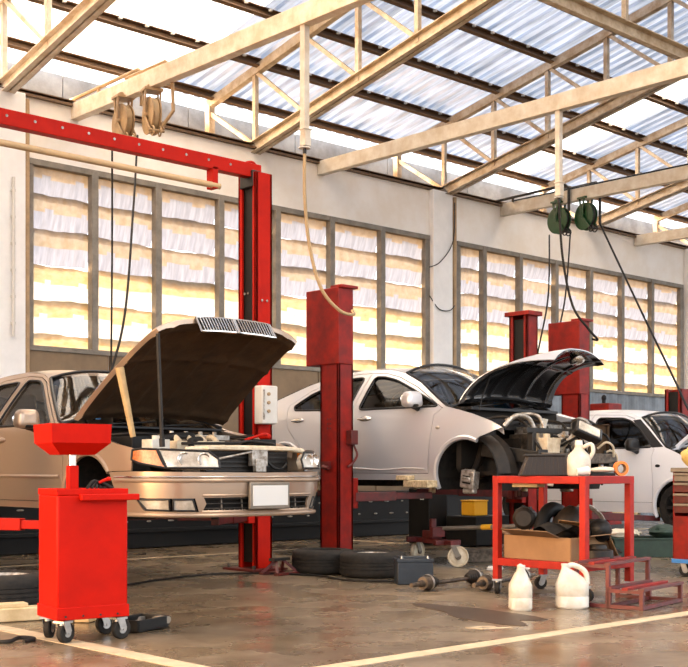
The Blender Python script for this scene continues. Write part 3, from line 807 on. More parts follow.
for sd in (-1, 1):
    hl = [(sh.sy(.40), .565), (sh.sy(.725), .565), (sh.sy(.77), .70), (sh.sy(.47), .685), (sh.sy(.40), .63)]
    ca = [(sh.sy(.73), .565), (sh.sx(.68), .60), (sh.sx(.60), .625), (sh.sx(.60), .695), (sh.sx(.68), .705), (sh.sy(.775), .70)]
    g = MB(); sh.panel(g, hl, off=.002, sides=(sd,), step=.04); o = g.build('headlamp', 'lamp_clear', gold, normals=False, solid=.05)
    g = MB(); g.tube([sh.M(t, z, .004, sd) for t, z in dens(hl, .03)], .009, 6, closed=True); g.build('headlamp_rim', 'trim_black', o)
    for y, z in ((.51, .625), (.64, .63)):
        c = sh.M(sh.sy(y), z, .0, sd); g = MB(); g.lathe([(.0, -.03), (.035, -.02), (.050, .004), (.046, .006), (.03, -.01), (0, -.015)], c, (1, sd * .2, .1), 20); g.build('reflector', 'chrome', o)
    g = MB(); sh.panel(g, ca, off=.002, sides=(sd,), step=.04); o = g.build('corner_lamp', 'amber', gold, normals=False, solid=.05)
    g = MB(); g.tube([sh.M(t, z, .004, sd) for t, z in dens(ca, .03)], .009, 6, closed=True); g.build('corner_lamp_rim', 'trim_black', o)
# radiator support, condenser, latch
g = MB(); g.tube([(.90, -.56, .70), (.955, -.36, .712), (.97, 0, .716), (.955, .36, .712), (.90, .56, .70)], .020, 8); g.box((.97, 0, .712), (.06, .86, .02)); g.build('radiator_support', 'cream', gold)
g = MB(); g.box((.88, 0, .59), (.05, .80, .22)); g.build('radiator', 'grease', gold)
for k in range(6):
    g = MB(); g.box((.915, 0, .51 + k * .034), (.012, .78, .012)); g.build('condenser_fin', 'dark_metal', gold)
g = MB(); g.box((.965, .06, .65), (.05, .15, .14)); g.box((.985, .06, .585), (.04, .1, .1)); g.tube([(.975, 0, .69), (.985, -.17, .66), (.975, -.33, .63)], .01); g.build('hood_latch', 'alu', gold, bevel=.006)
g = MB(); g.tube(smooth_path([(.96, .12, .65), (1., .18, .57), (.99, .27, .56), (.98, .33, .60)]), .012); g.build('horn_wire', 'black', gold)
# number plate
pc = Vector((1.135, 0.03, .36)); g = MB(); g.box(pc, (.03, .38, .20)); pf = g.build('plate_frame', 'tool_grey', bp, bevel=.008)
g = MB(); g.box(pc + Vector((.016, 0, 0)), (.008, .335, .150)); tag(g.build('number_plate', 'plate_white', pf, bevel=.003), 'blank white number plate')
# inspection: engine
engine_fill(gold, [
    ('engine_block', 'cast', lambda g: (g.box((.22, .05, .60), (.42, .62, .30)), g.box((.22, .05, .76), (.34, .60, .06)))),
    ('valve_cover', 'alu', lambda g: (g.box((.20, .02, .80), (.20, .56, .06)), [g.cyl((.20, -.2 + .14 * k, .82), (.20, -.2 + .14 * k, .86), .018) for k in range(4)])),
    ('intake_manifold', 'cream', lambda g: (g.box((.42, -.12, .74), (.14, .46, .07)), [g.tube(smooth_path([(.42, -.28 + .12 * k, .77), (.34, -.28 + .12 * k, .81), (.24, -.28 + .12 * k, .77)]), .024) for k in range(4)])),
    ('battery', 'black', lambda g: (g.box((.38, .52, .70), (.2, .24, .2)), g.cyl((.33, .46, .8), (.33, .46, .83), .014), g.cyl((.43, .58, .8), (.43, .58, .83), .014))),
    ('terminal_cover', 'red_paint', lambda g: (g.ell((.43, .56, .825), (.05, .06, .03)), g.tube(smooth_path([(.43, .58, .83), (.5, .5, .84), (.5, .3, .79)]), .012))),
    ('air_box', 'black', lambda g: (g.box((.12, -.50, .72), (.3, .22, .18)), g.tube(smooth_path([(.22, -.42, .76), (.34, -.3, .80), (.34, -.1, .81)]), .04))),
    ('coolant_hose', 'rubber', lambda g: g.tube(smooth_path([(.64, -.3, .70), (.56, -.28, .77), (.44, -.1, .79), (.34, 0, .76)]), .022)),
    ('wiring_loom', 'grease', lambda g: (g.tube(smooth_path([(-.2, -.6, .82), (.0, -.4, .84), (-.02, 0, .83), (.1, .4, .82), (.3, .55, .83)]), .014), g.tube(smooth_path([(.5, .6, .76), (.55, .3, .78), (.62, .1, .76), (.62, -.4, .75)]), .012), g.tube(smooth_path([(-.3, .3, .84), (-.1, .2, .86), (.1, .25, .85)]), .012))),
    ('reservoir', 'jug_plastic', lambda g: (g.box((.5, -.55, .70), (.14, .16, .16)), g.cyl((.5, -.55, .78), (.5, -.55, .81), .03))),
    ('wiper_cowl', 'trim_black', lambda g: (g.box((-.41, 0, .90), (.20, 1.36, .02)), g.tube([(-.41, -.4, .925), (-.47, .1, .96)], .008), g.tube([(-.41, .15, .925), (-.47, .6, .95)], .008))),
])
hd, hf = hood(gold, -.38, .965, 1.48, 1.36, 1.33, 35.5, .045, .10, 'gold_paint', 'hood_liner', corner=.07)
# grille carried on the front lip of the hood
n = Vector((math.cos(R(-60)), 0, 0))
g = MB(); ang = R(35.5)
def gp(u, d, o=0.):
    p = hf(u, 1.0); dirn = Vector((math.sin(ang) * 1, 0, -math.cos(ang)))      # down the closed nose = forward-down once raised
    out = Vector((math.cos(ang), 0, math.sin(ang)))
    return p + dirn * d * .35 + out * (o + .012) - Vector((0, 0, 0))
gr = None
for a, b in ((.24, .495), (.505, .76)):
    g = MB(); loop = [gp(a + (b - a) * i / 8, -.02, .0) for i in range(9)] + [gp(b - (b - a) * i / 8, .36, .0) for i in range(9)]
    g.tube(loop, .010, 6, closed=True); fr = g.build('grille', 'chrome', hd)
    g = MB(); m = 13
    for k in range(1, m):
        u = a + (b - a) * k / m; g.bar(gp(u, -.015, .002), gp(u, .35, .002), .011, .014)
    g.build('grille_bar', 'chrome', fr)
    g = MB(); g.grid(lambda u, v: gp(a + (b - a) * u, -.02 + .38 * v, -.012), 6, 2); g.build('grille_backing', 'black', fr, normals=False, solid=.004)
# side repeater and door moulding
for sd in (-1, 1):
    for x0, x1 in ((-.40, -1.56), (-1.64, -2.12)):
        g = MB(); g.tube([sh.X(x0 + (x1 - x0) * i / 6, .50, .004, sd) for i in range(7)], .016, 6); g.build('door_moulding', 'gold_paint', gold)
# ------------------------------------------------------------------ silver sedan, front end stripped
silver = thing('car', 'silver sedan with its bumper and lamps stripped off and black hood underside raised', 'car', (9.42, 7.55, .56), -PI / 2)
sv = CarShell(.87, 4.52, .87, .60, .62, 1.0, tumble=.40, hood_lean=.2)
P = dict(paint='silver_paint', sill=.29, front_arch=(0, .33, .375), rear_arch=(-2.62, .33, .36), tail_x=-3.62, tail_z=.34, cowl_x=-.12, seat_x=-1.45, arch_end=66,
    nose=[(.20, .705), (.44, .785)],
    top=[(.30, .855), (.1, .92), (-.16, .985), (-.26, 1.005), (-.75, 1.27), (-1.05, 1.385), (-1.3, 1.435), (-1.7, 1.455), (-2.1, 1.42), (-2.5, 1.325), (-2.95, 1.17), (-3.2, 1.10), (-3.55, 1.06), (-3.62, .9)],
    doors=[([(-.46, .36), (-.44, .6), (-.40, .93), (-.30, .99), (-.76, 1.22), (-1.10, 1.345), (-1.32, 1.395), (-1.55, 1.41), (-1.56, .9), (-1.54, .36)],
            [(-.36, 1.015), (-.80, 1.195), (-1.10, 1.305), (-1.32, 1.355), (-1.47, 1.365), (-1.48, 1.02)]),
           ([(-1.56, .36), (-1.58, .9), (-1.57, 1.41), (-1.8, 1.41), (-2.1, 1.36), (-2.4, 1.26), (-2.66, 1.10), (-2.58, .85), (-2.42, .70), (-2.28, .58), (-2.24, .36)],
            [(-1.64, 1.02), (-1.63, 1.365), (-1.8, 1.365), (-2.08, 1.315), (-2.36, 1.215), (-2.56, 1.09), (-2.52, 1.05)])],
    handles=[(-1.36, .915), (-2.42, .93)], handle_mat='chrome', mirror=(-.62, 1.085, .26), roof=[(-1.05, 1.385), (-1.3, 1.435), (-1.7, 1.455), (-2.1, 1.42), (-2.5, 1.325)], roof_crown=.04,
    windshield=[(-.22, .995), (-.26, 1.005), (-.75, 1.27), (-1.05, 1.385)], ws_crown=.12, rear_window=[(-2.5, 1.325), (-2.95, 1.17), (-3.1, 1.12)],
    decks=[([(-3.1, 1.12), (-3.2, 1.10), (-3.55, 1.06)], .03), ([(-3.55, 1.06), (-3.62, .9), (-3.62, .4)], .02)],
    fender_top=[(.42, .79), (.30, .855), (.1, .92), (-.16, .985)], bay=(.34, -.1), glass='car_glass_dark')
common_car(silver, sv, P)
# side repeater, door creases, blue film on the quarter light
for sd in (-1, 1):
    g = MB(); g.ell(sv.X(-.33, .80, .004, sd), (.03, .008, .016)); g.build('side_repeater', 'lamp_clear', silver)
    g = MB(); g.tube([sv.X(-.50 + (-1.0) * i / 8, .40 + .01 * math.sin(i), .003, sd) for i in range(9)], .010, 6); g.build('sill_strip', 'silver_paint', silver)
g = MB(); sv.panel(g, sv.side_poly([(-.72, 1.03), (-.80, 1.15), (-.96, 1.12), (-.94, 1.03)]), off=-.03, sides=(1,), step=.1); g.build('mirror_film', 'blue_film', silver, normals=False)
# bare front structure
g = MB()
for sd in (-1, 1):
    g.bar((.0, sd * .55, .58), (.66, sd * .52, .50), .09, .12); g.bar((.55, sd * .52, .42), (.55, sd * .52, .74), .05, .07); g.box((.68, sd * .52, .50), (.02, .14, .16))
g.bar((.55, -.62, .76), (.55, .62, .76), .05, .05); g.bar((.56, -.58, .32), (.56, .58, .32), .06, .06)
g.build('front_frame', 'dark_metal', silver, bevel=.006)
g = MB(); g.bar((.72, -.58, .50), (.72, .58, .50), .05, .10); g.build('crash_bar', 'cast', silver, bevel=.01)
for sd in (-1, 1):   # black plastic inner wing left hanging round the arch
    g = MB(); n = 16; A = arc(.0, .33, .385, 68, 4, n); B = arc(.03, .33, .435, 64, 4, n)
    pts = [Vector((x, sd * .80, z)) for x, z in A] + [Vector((x, sd * .72, z)) for x, z in B] + [Vector((x, sd * .62, z)) for x, z in B]
    m = n + 1; g.pts(pts, [(i, i + 1, m + i + 1, m + i) for i in range(n)] + [(m + i, m + i + 1, 2 * m + i + 1, 2 * m + i) for i in range(n)])
    g.build('wing_liner', 'grease', silver, normals=False, solid=.008)
    g = MB(); c = Vector((-.02, sd * .70, .33)); g.lathe([(0, .05), (.035, .05), (.04, .02), (.07, .015), (.075, -.01), (0, -.02)], c, (0, sd, 0), 24)
    for k in range(5): a = 2 * PI * k / 5; q = c + Vector((.052 * math.cos(a), 0, .052 * math.sin(a))); g.cyl(q, q + Vector((0, sd * .05, 0)), .008, n=8)
    g.tube([c, c + Vector((-.02, -sd * .12, .16)), c + Vector((-.03, -sd * .2, .34))], .035, 10); g.bar(c + Vector((0, -sd * .06, -.05)), c + Vector((-.05, -sd * .42, -.03)), .07, .04); g.build('wheel_hub', 'grease', silver)
    g = MB(); q = c + Vector((.02, sd * .06, -.05)); g.box(q + Vector((0, 0, .02)), (.17, .09, .17), (0, R(8), 0)); g.box(q + Vector((.0, sd * .05, .02)), (.11, .03, .05), (0, R(8), 0)); g.cyl(q + Vector((-.07, 0, .10)), q + Vector((.07, 0, .09)), .022); g.box(q + Vector((0, 0, -.09)), (.14, .06, .05)); cal = g.build('brake_caliper', 'alu', silver, bevel=.012)
    g = MB(); g.box(q + Vector((0, sd * .046, .045)), (.09, .01, .018), (0, R(8), 0)); g.box(q + Vector((0, sd * .046, -.012)), (.09, .01, .018), (0, R(8), 0)); g.box(q + Vector((-.04, sd * .046, .015)), (.018, .01, .06), (0, R(8), 0)); g.build('caliper_slot', 'black', cal)
engine_fill(silver, [
    ('engine_block', 'cast', lambda g: (g.box((.24, .1, .58), (.42, .62, .32)), g.box((.44, .05, .52), (.10, .4, .2)))),
    ('engine_cover', 'alu', lambda g: (g.box((.24, .08, .77), (.36, .5, .08)), g.box((.24, .08, .82), (.2, .3, .03)))),
    ('intake_pipe', 'alu', lambda g: (g.tube(smooth_path([(.30, -.62, .80), (.36, -.52, .90), (.42, -.40, .88), (.46, -.34, .74)]), .024), g.tube(smooth_path([(.22, -.5, .86), (.34, -.40, .92), (.46, -.30, .90), (.52, -.28, .76)]), .018))),
    ('coolant_reservoir', 'cream', lambda g: (g.box((.60, -.36, .58), (.16, .18, .22), taper=1.15), g.box((.61, -.37, .45), (.12, .12, .10)), g.cyl((.60, -.36, .69), (.60, -.36, .73), .035))),
    ('reservoir_cap', 'teal', lambda g: g.box((.62, -.34, .385), (.1, .1, .05))),
    ('battery_tray', 'jug_plastic', lambda g: (g.bar((.40, -.22, .62), (.44, -.18, .88), .06, .06), g.box((.44, -.2, .62), (.05, .16, .24)), g.bar((.5, -.12, .62), (.5, .16, .60), .03, .22))),
    ('exhaust_manifold', 'alu', lambda g: (g.cyl((.60, .16, .52), (.62, .16, .84), .085, .10, 20), g.cyl((.62, .16, .84), (.62, .18, .88), .10, .05, 20))),
    ('copper_pipe', 'tan_paint', lambda g: (g.tube(smooth_path([(.70, .02, .70), (.72, .06, .56), (.70, .10, .46), (.72, .16, .36)]), .018), g.tube(smooth_path([(.66, -.20, .72), (.70, -.1, .64), (.74, 0, .60), (.74, .08, .5)]), .012))),
    ('radiator_shroud', 'hood_liner', lambda g: (g.box((.64, .34, .66), (.06, .36, .34)), g.tube([(.69, .18, .5), (.69, .18, .83), (.69, .50, .83), (.69, .50, .5)], .016))),
    ('air_intake', 'black', lambda g: (g.tube(smooth_path([(.4, .3, .84), (.5, .38, .86), (.56, .5, .80)]), .04), g.box((.46, .56, .76), (.24, .2, .14)))),
    ('lamp_bracket', 'black', lambda g: (g.bar((.60, -.05, .60), (.84, -.12, .72), .03, .02), g.bar((.60, -.2, .60), (.84, -.2, .70), .03, .02))),
    ('wiring_loom', 'grease', lambda g: [g.tube(smooth_path([(-.05 + .1 * k, -.6 + .2 * k, .84), (.15, -.5 + .25 * k, .90 - .02 * k), (.4, -.45 + .3 * k, .84), (.58, -.5 + .3 * k, .66 - .05 * k), (.66, -.42 + .3 * k, .48)]), .014) for k in range(4)]),
    ('headlamp_pipe', 'jug_plastic', lambda g: (g.cyl((.60, -.66, .36), (.78, -.42, .33), .028), g.cyl((.56, -.62, .30), (.74, -.44, .26), .024))),
    ('cowl_panel', 'trim_black', lambda g: (g.box((-.16, 0, .985), (.22, 1.36, .03)), g.tube([(-.18, -.5, 1.01), (-.3, .1, 1.07)], .009), g.tube([(-.18, .1, 1.01), (-.3, .6, 1.05)], .009))),
])
shd, sf = hood(silver, -.18, 1.035, 1.42, .78, .82, 65, .085, .655, 'silver_paint', 'hood_black', corner=.12, power=3, dexp=2.4, m_edge='hood_black', lip=0.)
g = MB(); g.tube([sf(.08, .42, .04), sf(.1, .2, .1) + Vector((0, 0, -.06)), Vector((-.02, -.60, .96))], .007); g.build('hood_stay', 'black', silver)
# bright grille brackets left on the lip of the hood
g = MB()
g.ell(sf(.80, .86, .04), (.09, .13, .05), (0, -.5, .3)); g.build('lip_trim', 'chrome', shd)

for k in range(16):   # brackets, sensors and pipes hanging in the opened nose
    x, y, z = random.uniform(.45, .74), random.uniform(-.62, .60), random.uniform(.34, .80)
    g = MB(); t = k % 4
    if t == 0: g.box((x, y, z), (.07, .09, .05), (random.random(), random.random(), 0)); g.box((x + .03, y, z + .03), (.03, .05, .05)); nm, m = 'mounting_bracket', 'alu'
    elif t == 1: g.cyl((x, y - .05, z), (x + .04, y + .06, z + .03), .035, .028); g.cyl((x + .04, y + .06, z + .03), (x + .05, y + .10, z + .04), .015); nm, m = 'sensor_body', 'dark_metal'
    elif t == 2: g.tube(smooth_path([(x - .1, y - .1, z + .1), (x, y, z + .06), (x + .03, y + .05, z - .06), (x, y + .16, z - .12)]), .012); nm, m = 'loose_hose', 'black'
    else: g.tube(smooth_path([(x - .06, y, z), (x + .02, y + .03, z + .06), (x + .05, y + .1, z + .02), (x + .03, y + .14, z - .08)]), .011); nm, m = 'bare_pipe', 'cream'
    g.build(nm, m, silver)

lm = MB(); lm.box((.90, -.14, .745), (.10, .29, .14), (-.42, -.45, -.25)); lo = lm.build('loose_headlamp', 'trim_black', silver, bevel=.02)
lm = MB(); lm.box((.935, -.152, .768), (.02, .24, .10), (-.42, -.45, -.25)); lm.build('lamp_lens', 'lamp_clear', lo, bevel=.01)
# ------------------------------------------------------------------ white hatchback
white = thing('car', 'white hatchback with black pillars parked beyond the red cart and tool chest', 'car', (13.42, 7.69, .20), -PI / 2)
wv = CarShell(.80, 3.85, .86, .55, .45, 1.0, tumble=.30, hood_lean=.3)
P = dict(paint='white_car_paint', sill=.23, front_arch=(0, .30, .36), rear_arch=(-2.43, .30, .36), tail_x=-3.02, tail_z=.34, cowl_x=-.26, seat_x=-1.36, arch_end=30,
    nose=[(.50, .52), (.52, .78)],
    top=[(0.3, .86), (0, .93), (-0.12, .985), (-0.22, 1.02), (-0.52, 1.27), (-0.7, 1.40), (-0.88, 1.465), (-1.4, 1.50), (-2, 1.49), (-2.5, 1.44), (-2.85, 1.12), (-2.98, 1.0), (-3.02, .8)],
    doors=[([(-0.37, .36), (-0.36, .6), (-0.4, .92), (-0.37, 1.0), (-0.66, 1.29), (-0.8, 1.39), (-0.94, 1.435), (-1.42, 1.455), (-1.44, .9), (-1.42, .36)],
            [(-0.4, 1.03), (-0.68, 1.27), (-0.82, 1.355), (-0.95, 1.395), (-1.34, 1.41), (-1.35, 1.02)]),
           ([(-1.44, .36), (-1.46, .9), (-1.44, 1.455), (-2, 1.445), (-2.2, 1.41), (-2.3, 1.06), (-2.3, .85), (-2.16, .7), (-2.06, .58), (-2.03, .36)],
            [(-1.52, 1.02), (-1.51, 1.41), (-1.98, 1.405), (-2.12, 1.37), (-2.2, 1.08), (-2.2, 1.04)])],
    handles=[(-1.26, .88), (-1.62, 1.2)], mirror=(-.60, 1.06, .19), mirror_mat='trim_black', roof=[(-0.7, 1.40), (-0.88, 1.465), (-1.4, 1.50), (-2, 1.49), (-2.5, 1.44)], roof_crown=.04,
    windshield=[(-0.16, 1.0), (-0.22, 1.02), (-0.52, 1.27), (-0.7, 1.40)], ws_crown=.10, rear_window=[(-2.5, 1.44), (-2.85, 1.12)],
    decks=[([(-2.85, 1.12), (-2.98, 1.0), (-3.02, .4)], .02)],
    fender_top=[(.48, .79), (.3, .86), (.0, .93), (-.22, .985)], bay=(.6, -.2), glass='car_glass_dark')
common_car(white, wv, P)
for sd in (-1, 1):
    wheel_parts(white, (0, sd * .74, .30), sd, .30, .19, 'dark_metal', 10); wheel_parts(white, (-2.43, sd * .74, .30), sd, .30, .19, 'dark_metal', 10)
    g = MB(); g.ell(wv.X(-.30, .80, .003, sd), (.035, .008, .018)); g.build('side_repeater', 'trim_black', white)
    # black pillar cladding between windscreen and door glass
    g = MB(); wv.panel(g, wv.side_poly([(-.25, 1.03), (-.54, 1.262), (-.70, 1.38), (-.80, 1.37), (-.66, 1.25), (-.40, 1.02)]), off=.004, sides=(sd,), step=.06); g.build('pillar_cladding', 'trim_black', white, normals=False)
g = MB(); wv.panel(g, [(0, .24), (wv.sx(.40), .26), (wv.sx(.34), .50), (wv.sx(.52), .52), (wv.sx(.55), .74), (0, .72)], step=.06); g.build('front_bumper', 'white_car_paint', white, normals=False, solid=.012)
for a, b in (((-.20, -.45, 1.05), (-.52, -.12, 1.28)), ((-.20, .15, 1.05), (-.58, .42, 1.33))):
    g = MB(); g.bar(a, b, .035, .02); g.build('wiper', 'trim_black', white)
engine_fill(white, [('engine_block', 'cast', lambda g: g.box((.2, 0, .6), (.4, .6, .3))), ('cowl_panel', 'trim_black', lambda g: g.box((-.22, 0, .985), (.2, 1.36, .02))),
    ('battery', 'black', lambda g: g.box((.3, .5, .75), (.2, .22, .2)))])
whd, wf_ = hood(white, -.20, 1.01, 1.40, 1.2, .80, 42, .05, .10, 'white_car_paint', 'white_car_paint', corner=.1)
# ------------------------------------------------------------------ red two-post lifts
def post_column(root, m, h, side, wn=.27, wu=.20):
    """C-shaped column; its channel opens along side * x"""
    t = .03
    g = MB()
    g.box((-side * (wu / 2 - t / 2), 0, h / 2), (t, wn, h))
    for k in (-1, 1):
        g.box((0, k * (wn / 2 - t / 2), h / 2), (wu, t, h)); g.box((side * (wu / 2 - t / 2), k * (wn / 2 - .027), h / 2), (t, .054, h))
    c = g.build('column', m, root, bevel=.006)
    g = MB(); g.box((0, 0, .012), (wu + .22, wn + .2, .024)); b = g.build('base_plate', 'red_dark', root, bevel=.004)
    for sx in (-1, 1):
        for sy in (-1, 1):
            g = MB(); g.cyl((sx * (wu / 2 + .07), sy * (wn / 2 + .06), .02), (sx * (wu / 2 + .07), sy * (wn / 2 + .06), .055), .016, n=8); g.build('anchor_bolt', 'dark_metal', b)
    g = MB(); g.box((side * .01, 0, h * .5), (wu * .56, wn * .74, h * .96)); g.build('hydraulic_ram', 'black', root)
    return c
def arm(root, m, p, q, pad):
    """swing arm from the carriage p to the pad position q"""
    g = MB(); p, q = Vector(p), Vector(q); d = (q - p); mid = p + d * .55
    g.bar(p, mid, .10, .09); g.bar(mid - d * .1, q, .075, .065); g.cyl(p + Vector((0, 0, -.07)), p + Vector((0, 0, .07)), .06)
    a = g.build('swing_arm', m if m == 'red_paint' else 'red_dark', root, bevel=.005)
    g = MB(); g.cyl(q + Vector((0, 0, .02)), q + Vector((0, 0, .09)), .035); g.box(q + Vector((0, 0, .11)), (.15, .12, .05)); g.build('lift_pad', pad, a, bevel=.006)
    return a
def carriage(root, m, side, z, wn=.27, wu=.20):
    g = MB(); g.box((side * (wu / 2 + .03), 0, z), (.10, wn * .9, .30)); return g.build('carriage', m, root, bevel=.006)

# lift one: two tall columns joined by an overhead beam, under the gold sedan
A1 = (7.17, 8.95)
lift = thing('vehicle_lift', 'bright red overhead-beam two-post lift carrying the gold sedan', 'car lift', (A1[0], A1[1], 0))
post_column(lift, 'red_paint', 3.76, -1); DX = -3.35
sub = MB(); post2 = []
for o in [c for c in kids(lift)]:
    c2 = copy_tree(o, lift); c2.location = (DX, 0, 0)
    if True: c2.rotation_euler = (0, 0, PI)
g = MB(); g.bar((.02, -.02, 3.78), (DX - .1, -.02, 3.78), .10, .13); g.tube(smooth_path([(.10, 0, 3.55), (.10, .02, 3.72), (.0, .02, 3.88), (-.16, 0, 3.84)]), .012); ob = g.build('overhead_beam', 'red_paint', lift, bevel=.006)
for k in range(12):
    g = MB(); g.cyl((-.35 - .25 * k, -.075, 3.79), (-.35 - .25 * k, -.06, 3.79), .012, n=8); g.build('beam_bolt', 'alu', ob)
g = MB(); g.box((-.52, -.02, 3.64), (.06, .10, .20)); g.build('bar_bracket', 'red_paint', lift, bevel=.004)
g = MB(); g.cyl((-.46, -.05, 3.57), (DX + .3, -.05, 3.57), .028); g.build('shutoff_bar', 'pale_bar', lift)
g = MB(); g.box((-.06, 0, 3.70), (.10, .20, .16)); g.build('pulley_box', 'dark_metal', lift, bevel=.01)
carriage(lift, 'red_paint', -1, .60)
arm(lift, 'red_worn', (-.14, -.02, .52), (-.85, -.50, .50), 'rubber'); arm(lift, 'red_worn', (-.14, .06, .52), (-.78, .95, .50), 'rubber')
arm(lift, 'red_paint', (DX + .14, -.02, .545), (DX + .98, -1.10, .53), 'rubber'); arm(lift, 'red_paint', (DX + .14, .06, .52), (DX + .88, .95, .50), 'rubber')
g = MB(); g.box((-.03, -.20, 1.56), (.19, .12, .36)); cb = g.build('control_box', 'white_plastic', lift, bevel=.012)
g = MB()
for k in range(3): g.cyl((-.05, -.26, 1.66 - .08 * k), (-.05, -.275, 1.66 - .08 * k), .016, n=12)
g.build('push_button', 'tan_paint', cb)
g = MB(); g.box((-.105, -.262, 1.56), (.02, .008, .28)); g.build('box_hinge', 'alu', cb)
for k in range(2):
    for z in (2.62, 2.28): g = MB(); g.cyl((-.108, -.03 + .05 * k, z), (-.112, -.03 + .05 * k, z), .012, n=8); g.build('column_bolt', 'alu', lift)
for z in (2.55, 2.20):
    for k in range(2): g = MB(); g.cyl((-.03 + .06 * k, -.14, z), (-.03 + .06 * k, -.146, z), .012, n=8); g.build('column_bolt', 'alu', lift)

def short_post(loc, side, m, label, h, cover=None, cover_m=None, cover_y=0.):
    root = thing('lift_post', label, 'lift post', (loc[0], loc[1], 0), 0, 'red lift posts')
    post_column(root, m, h, side)
    if cover:
        z0, z1, wn, wu = cover
        g = MB(); g.box((-side * .015, cover_y, (z0 + z1) / 2), (wu, wn, z1 - z0)); cv = g.build('motor_cover', cover_m or m, root, bevel=.008)
        g = MB(); g.box((side * .01, cover_y - wn / 2 + .05, z1 + .01), (wu + .03, .16, .03)); g.build('cover_lip', cover_m or m, cv, bevel=.004)
    return root
p2 = short_post((8.05, 8.76), 1, 'red_worn', 'worn red lift post with a motor cover, rising behind the stacked tyres', 2.70, (1.99, 2.74, .48, .20), 'red_worn', .09)
carriage(p2, 'red_worn', 1, .72)
arm(p2, 'red_worn', (.16, .06, .68), (.68, 1.0, .70), 'pad_rubber'); arm(p2, 'red_worn', (.16, -.06, .68), (.72, -.62, .70), 'pad_rubber')
g = MB(); g.box((.05, -.17, 1.27), (.09, .08, .14)); g.tube(smooth_path([(.07, -.17, 1.2), (.09, -.2, 1.1), (.06, -.17, 1.02), (.0, -.16, .98)]), .012); g.build('limit_switch', 'red_dark', p2, bevel=.006)
g = MB(); g.tube(smooth_path([(-.11, .02, 1.0), (-.16, .02, .98), (-.16, -.06, .97)]), .02); g.box((-.12, .02, 1.0), (.05, .1, .07)); g.build('lock_lever', 'red_dark', p2)
for i in range(3):
    for j in range(2): g = MB(); g.cyl((-.101, -.02 + .04 * j, 1.36 + .045 * i), (-.104, -.02 + .04 * j, 1.36 + .045 * i), .011, n=8); g.build('rivet', 'red_dark', p2)
pk = MB(); pk.box((8.50, 8.05, .815), (.12, .44, .07), (0, R(0), R(-14))); tag(pk.build('timber_packer', 'pad_rubber', bevel=.008), 'long pale worn packing block under the sill of the silver sedan', 'block')
pk = MB(); pk.box((8.52, 8.27, .873), (.11, .16, .045)); tag(pk.build('timber_packer', 'pad_rubber', bevel=.008), 'short pale block lying on top of the long packing block', 'block')
pk = MB(); pk.box((12.62, 8.46, .40), (.10, .34, .055), (0, 0, R(8))); pk.box((12.66, 8.62, .445), (.09, .09, .04)); tag(pk.build('timber_packer', 'pad_rubber', bevel=.006), 'pale packing block under the sill of the white hatchback', 'block')
p3 = short_post((11.10, 8.85), -1, 'red_worn', 'red lift post with an open black channel behind the raised black hood', 2.76)
g = MB(); g.box((0, 0, 2.77), (.26, .36, .05)); g.build('top_flange', 'red_worn', p3, bevel=.005)
carriage(p3, 'red_worn', -1, .72); arm(p3, 'red_worn', (-.16, .06, .68), (-.86, .9, .70), 'pad_rubber'); arm(p3, 'red_worn', (-.16, -.06, .68), (-.86, -.7, .70), 'pad_rubber')
p4 = short_post((11.80, 8.62), 1, 'red_worn', 'dark red lift post with a motor cover between the silver and white cars', 2.60, (1.85, 2.72, .46, .20), 'red_worn', .09)
carriage(p4, 'red_worn', 1, .46); arm(p4, 'red_worn', (.16, -.06, .40), (.94, -.55, .36), 'pad_rubber'); arm(p4, 'red_worn', (.16, .06, .40), (.94, 1.1, .36), 'pad_rubber')
p5 = short_post((15.10, 9.28), -1, 'red_worn', 'dark red post standing beyond the white hatchback at the frame edge', 2.10)
root = thing('air_compressor', 'short red machine with a black knob behind the roof of the white hatchback', 'machine', (15.85, 11.0, 0))
g = MB(); g.box((0, 0, 1.02), (.36, .36, 1.94)); g.build('housing', 'red_worn', root, bevel=.015)
g = MB(); g.cyl((-.05, 0, 1.98), (-.05, 0, 2.06), .03); g.ell((-.05, 0, 2.08), (.04, .04, .05)); g.build('knob', 'black', root)
g = MB(); g.box((0, 0, .05), (.4, .4, .1)); g.build('base', 'dark_metal', root)
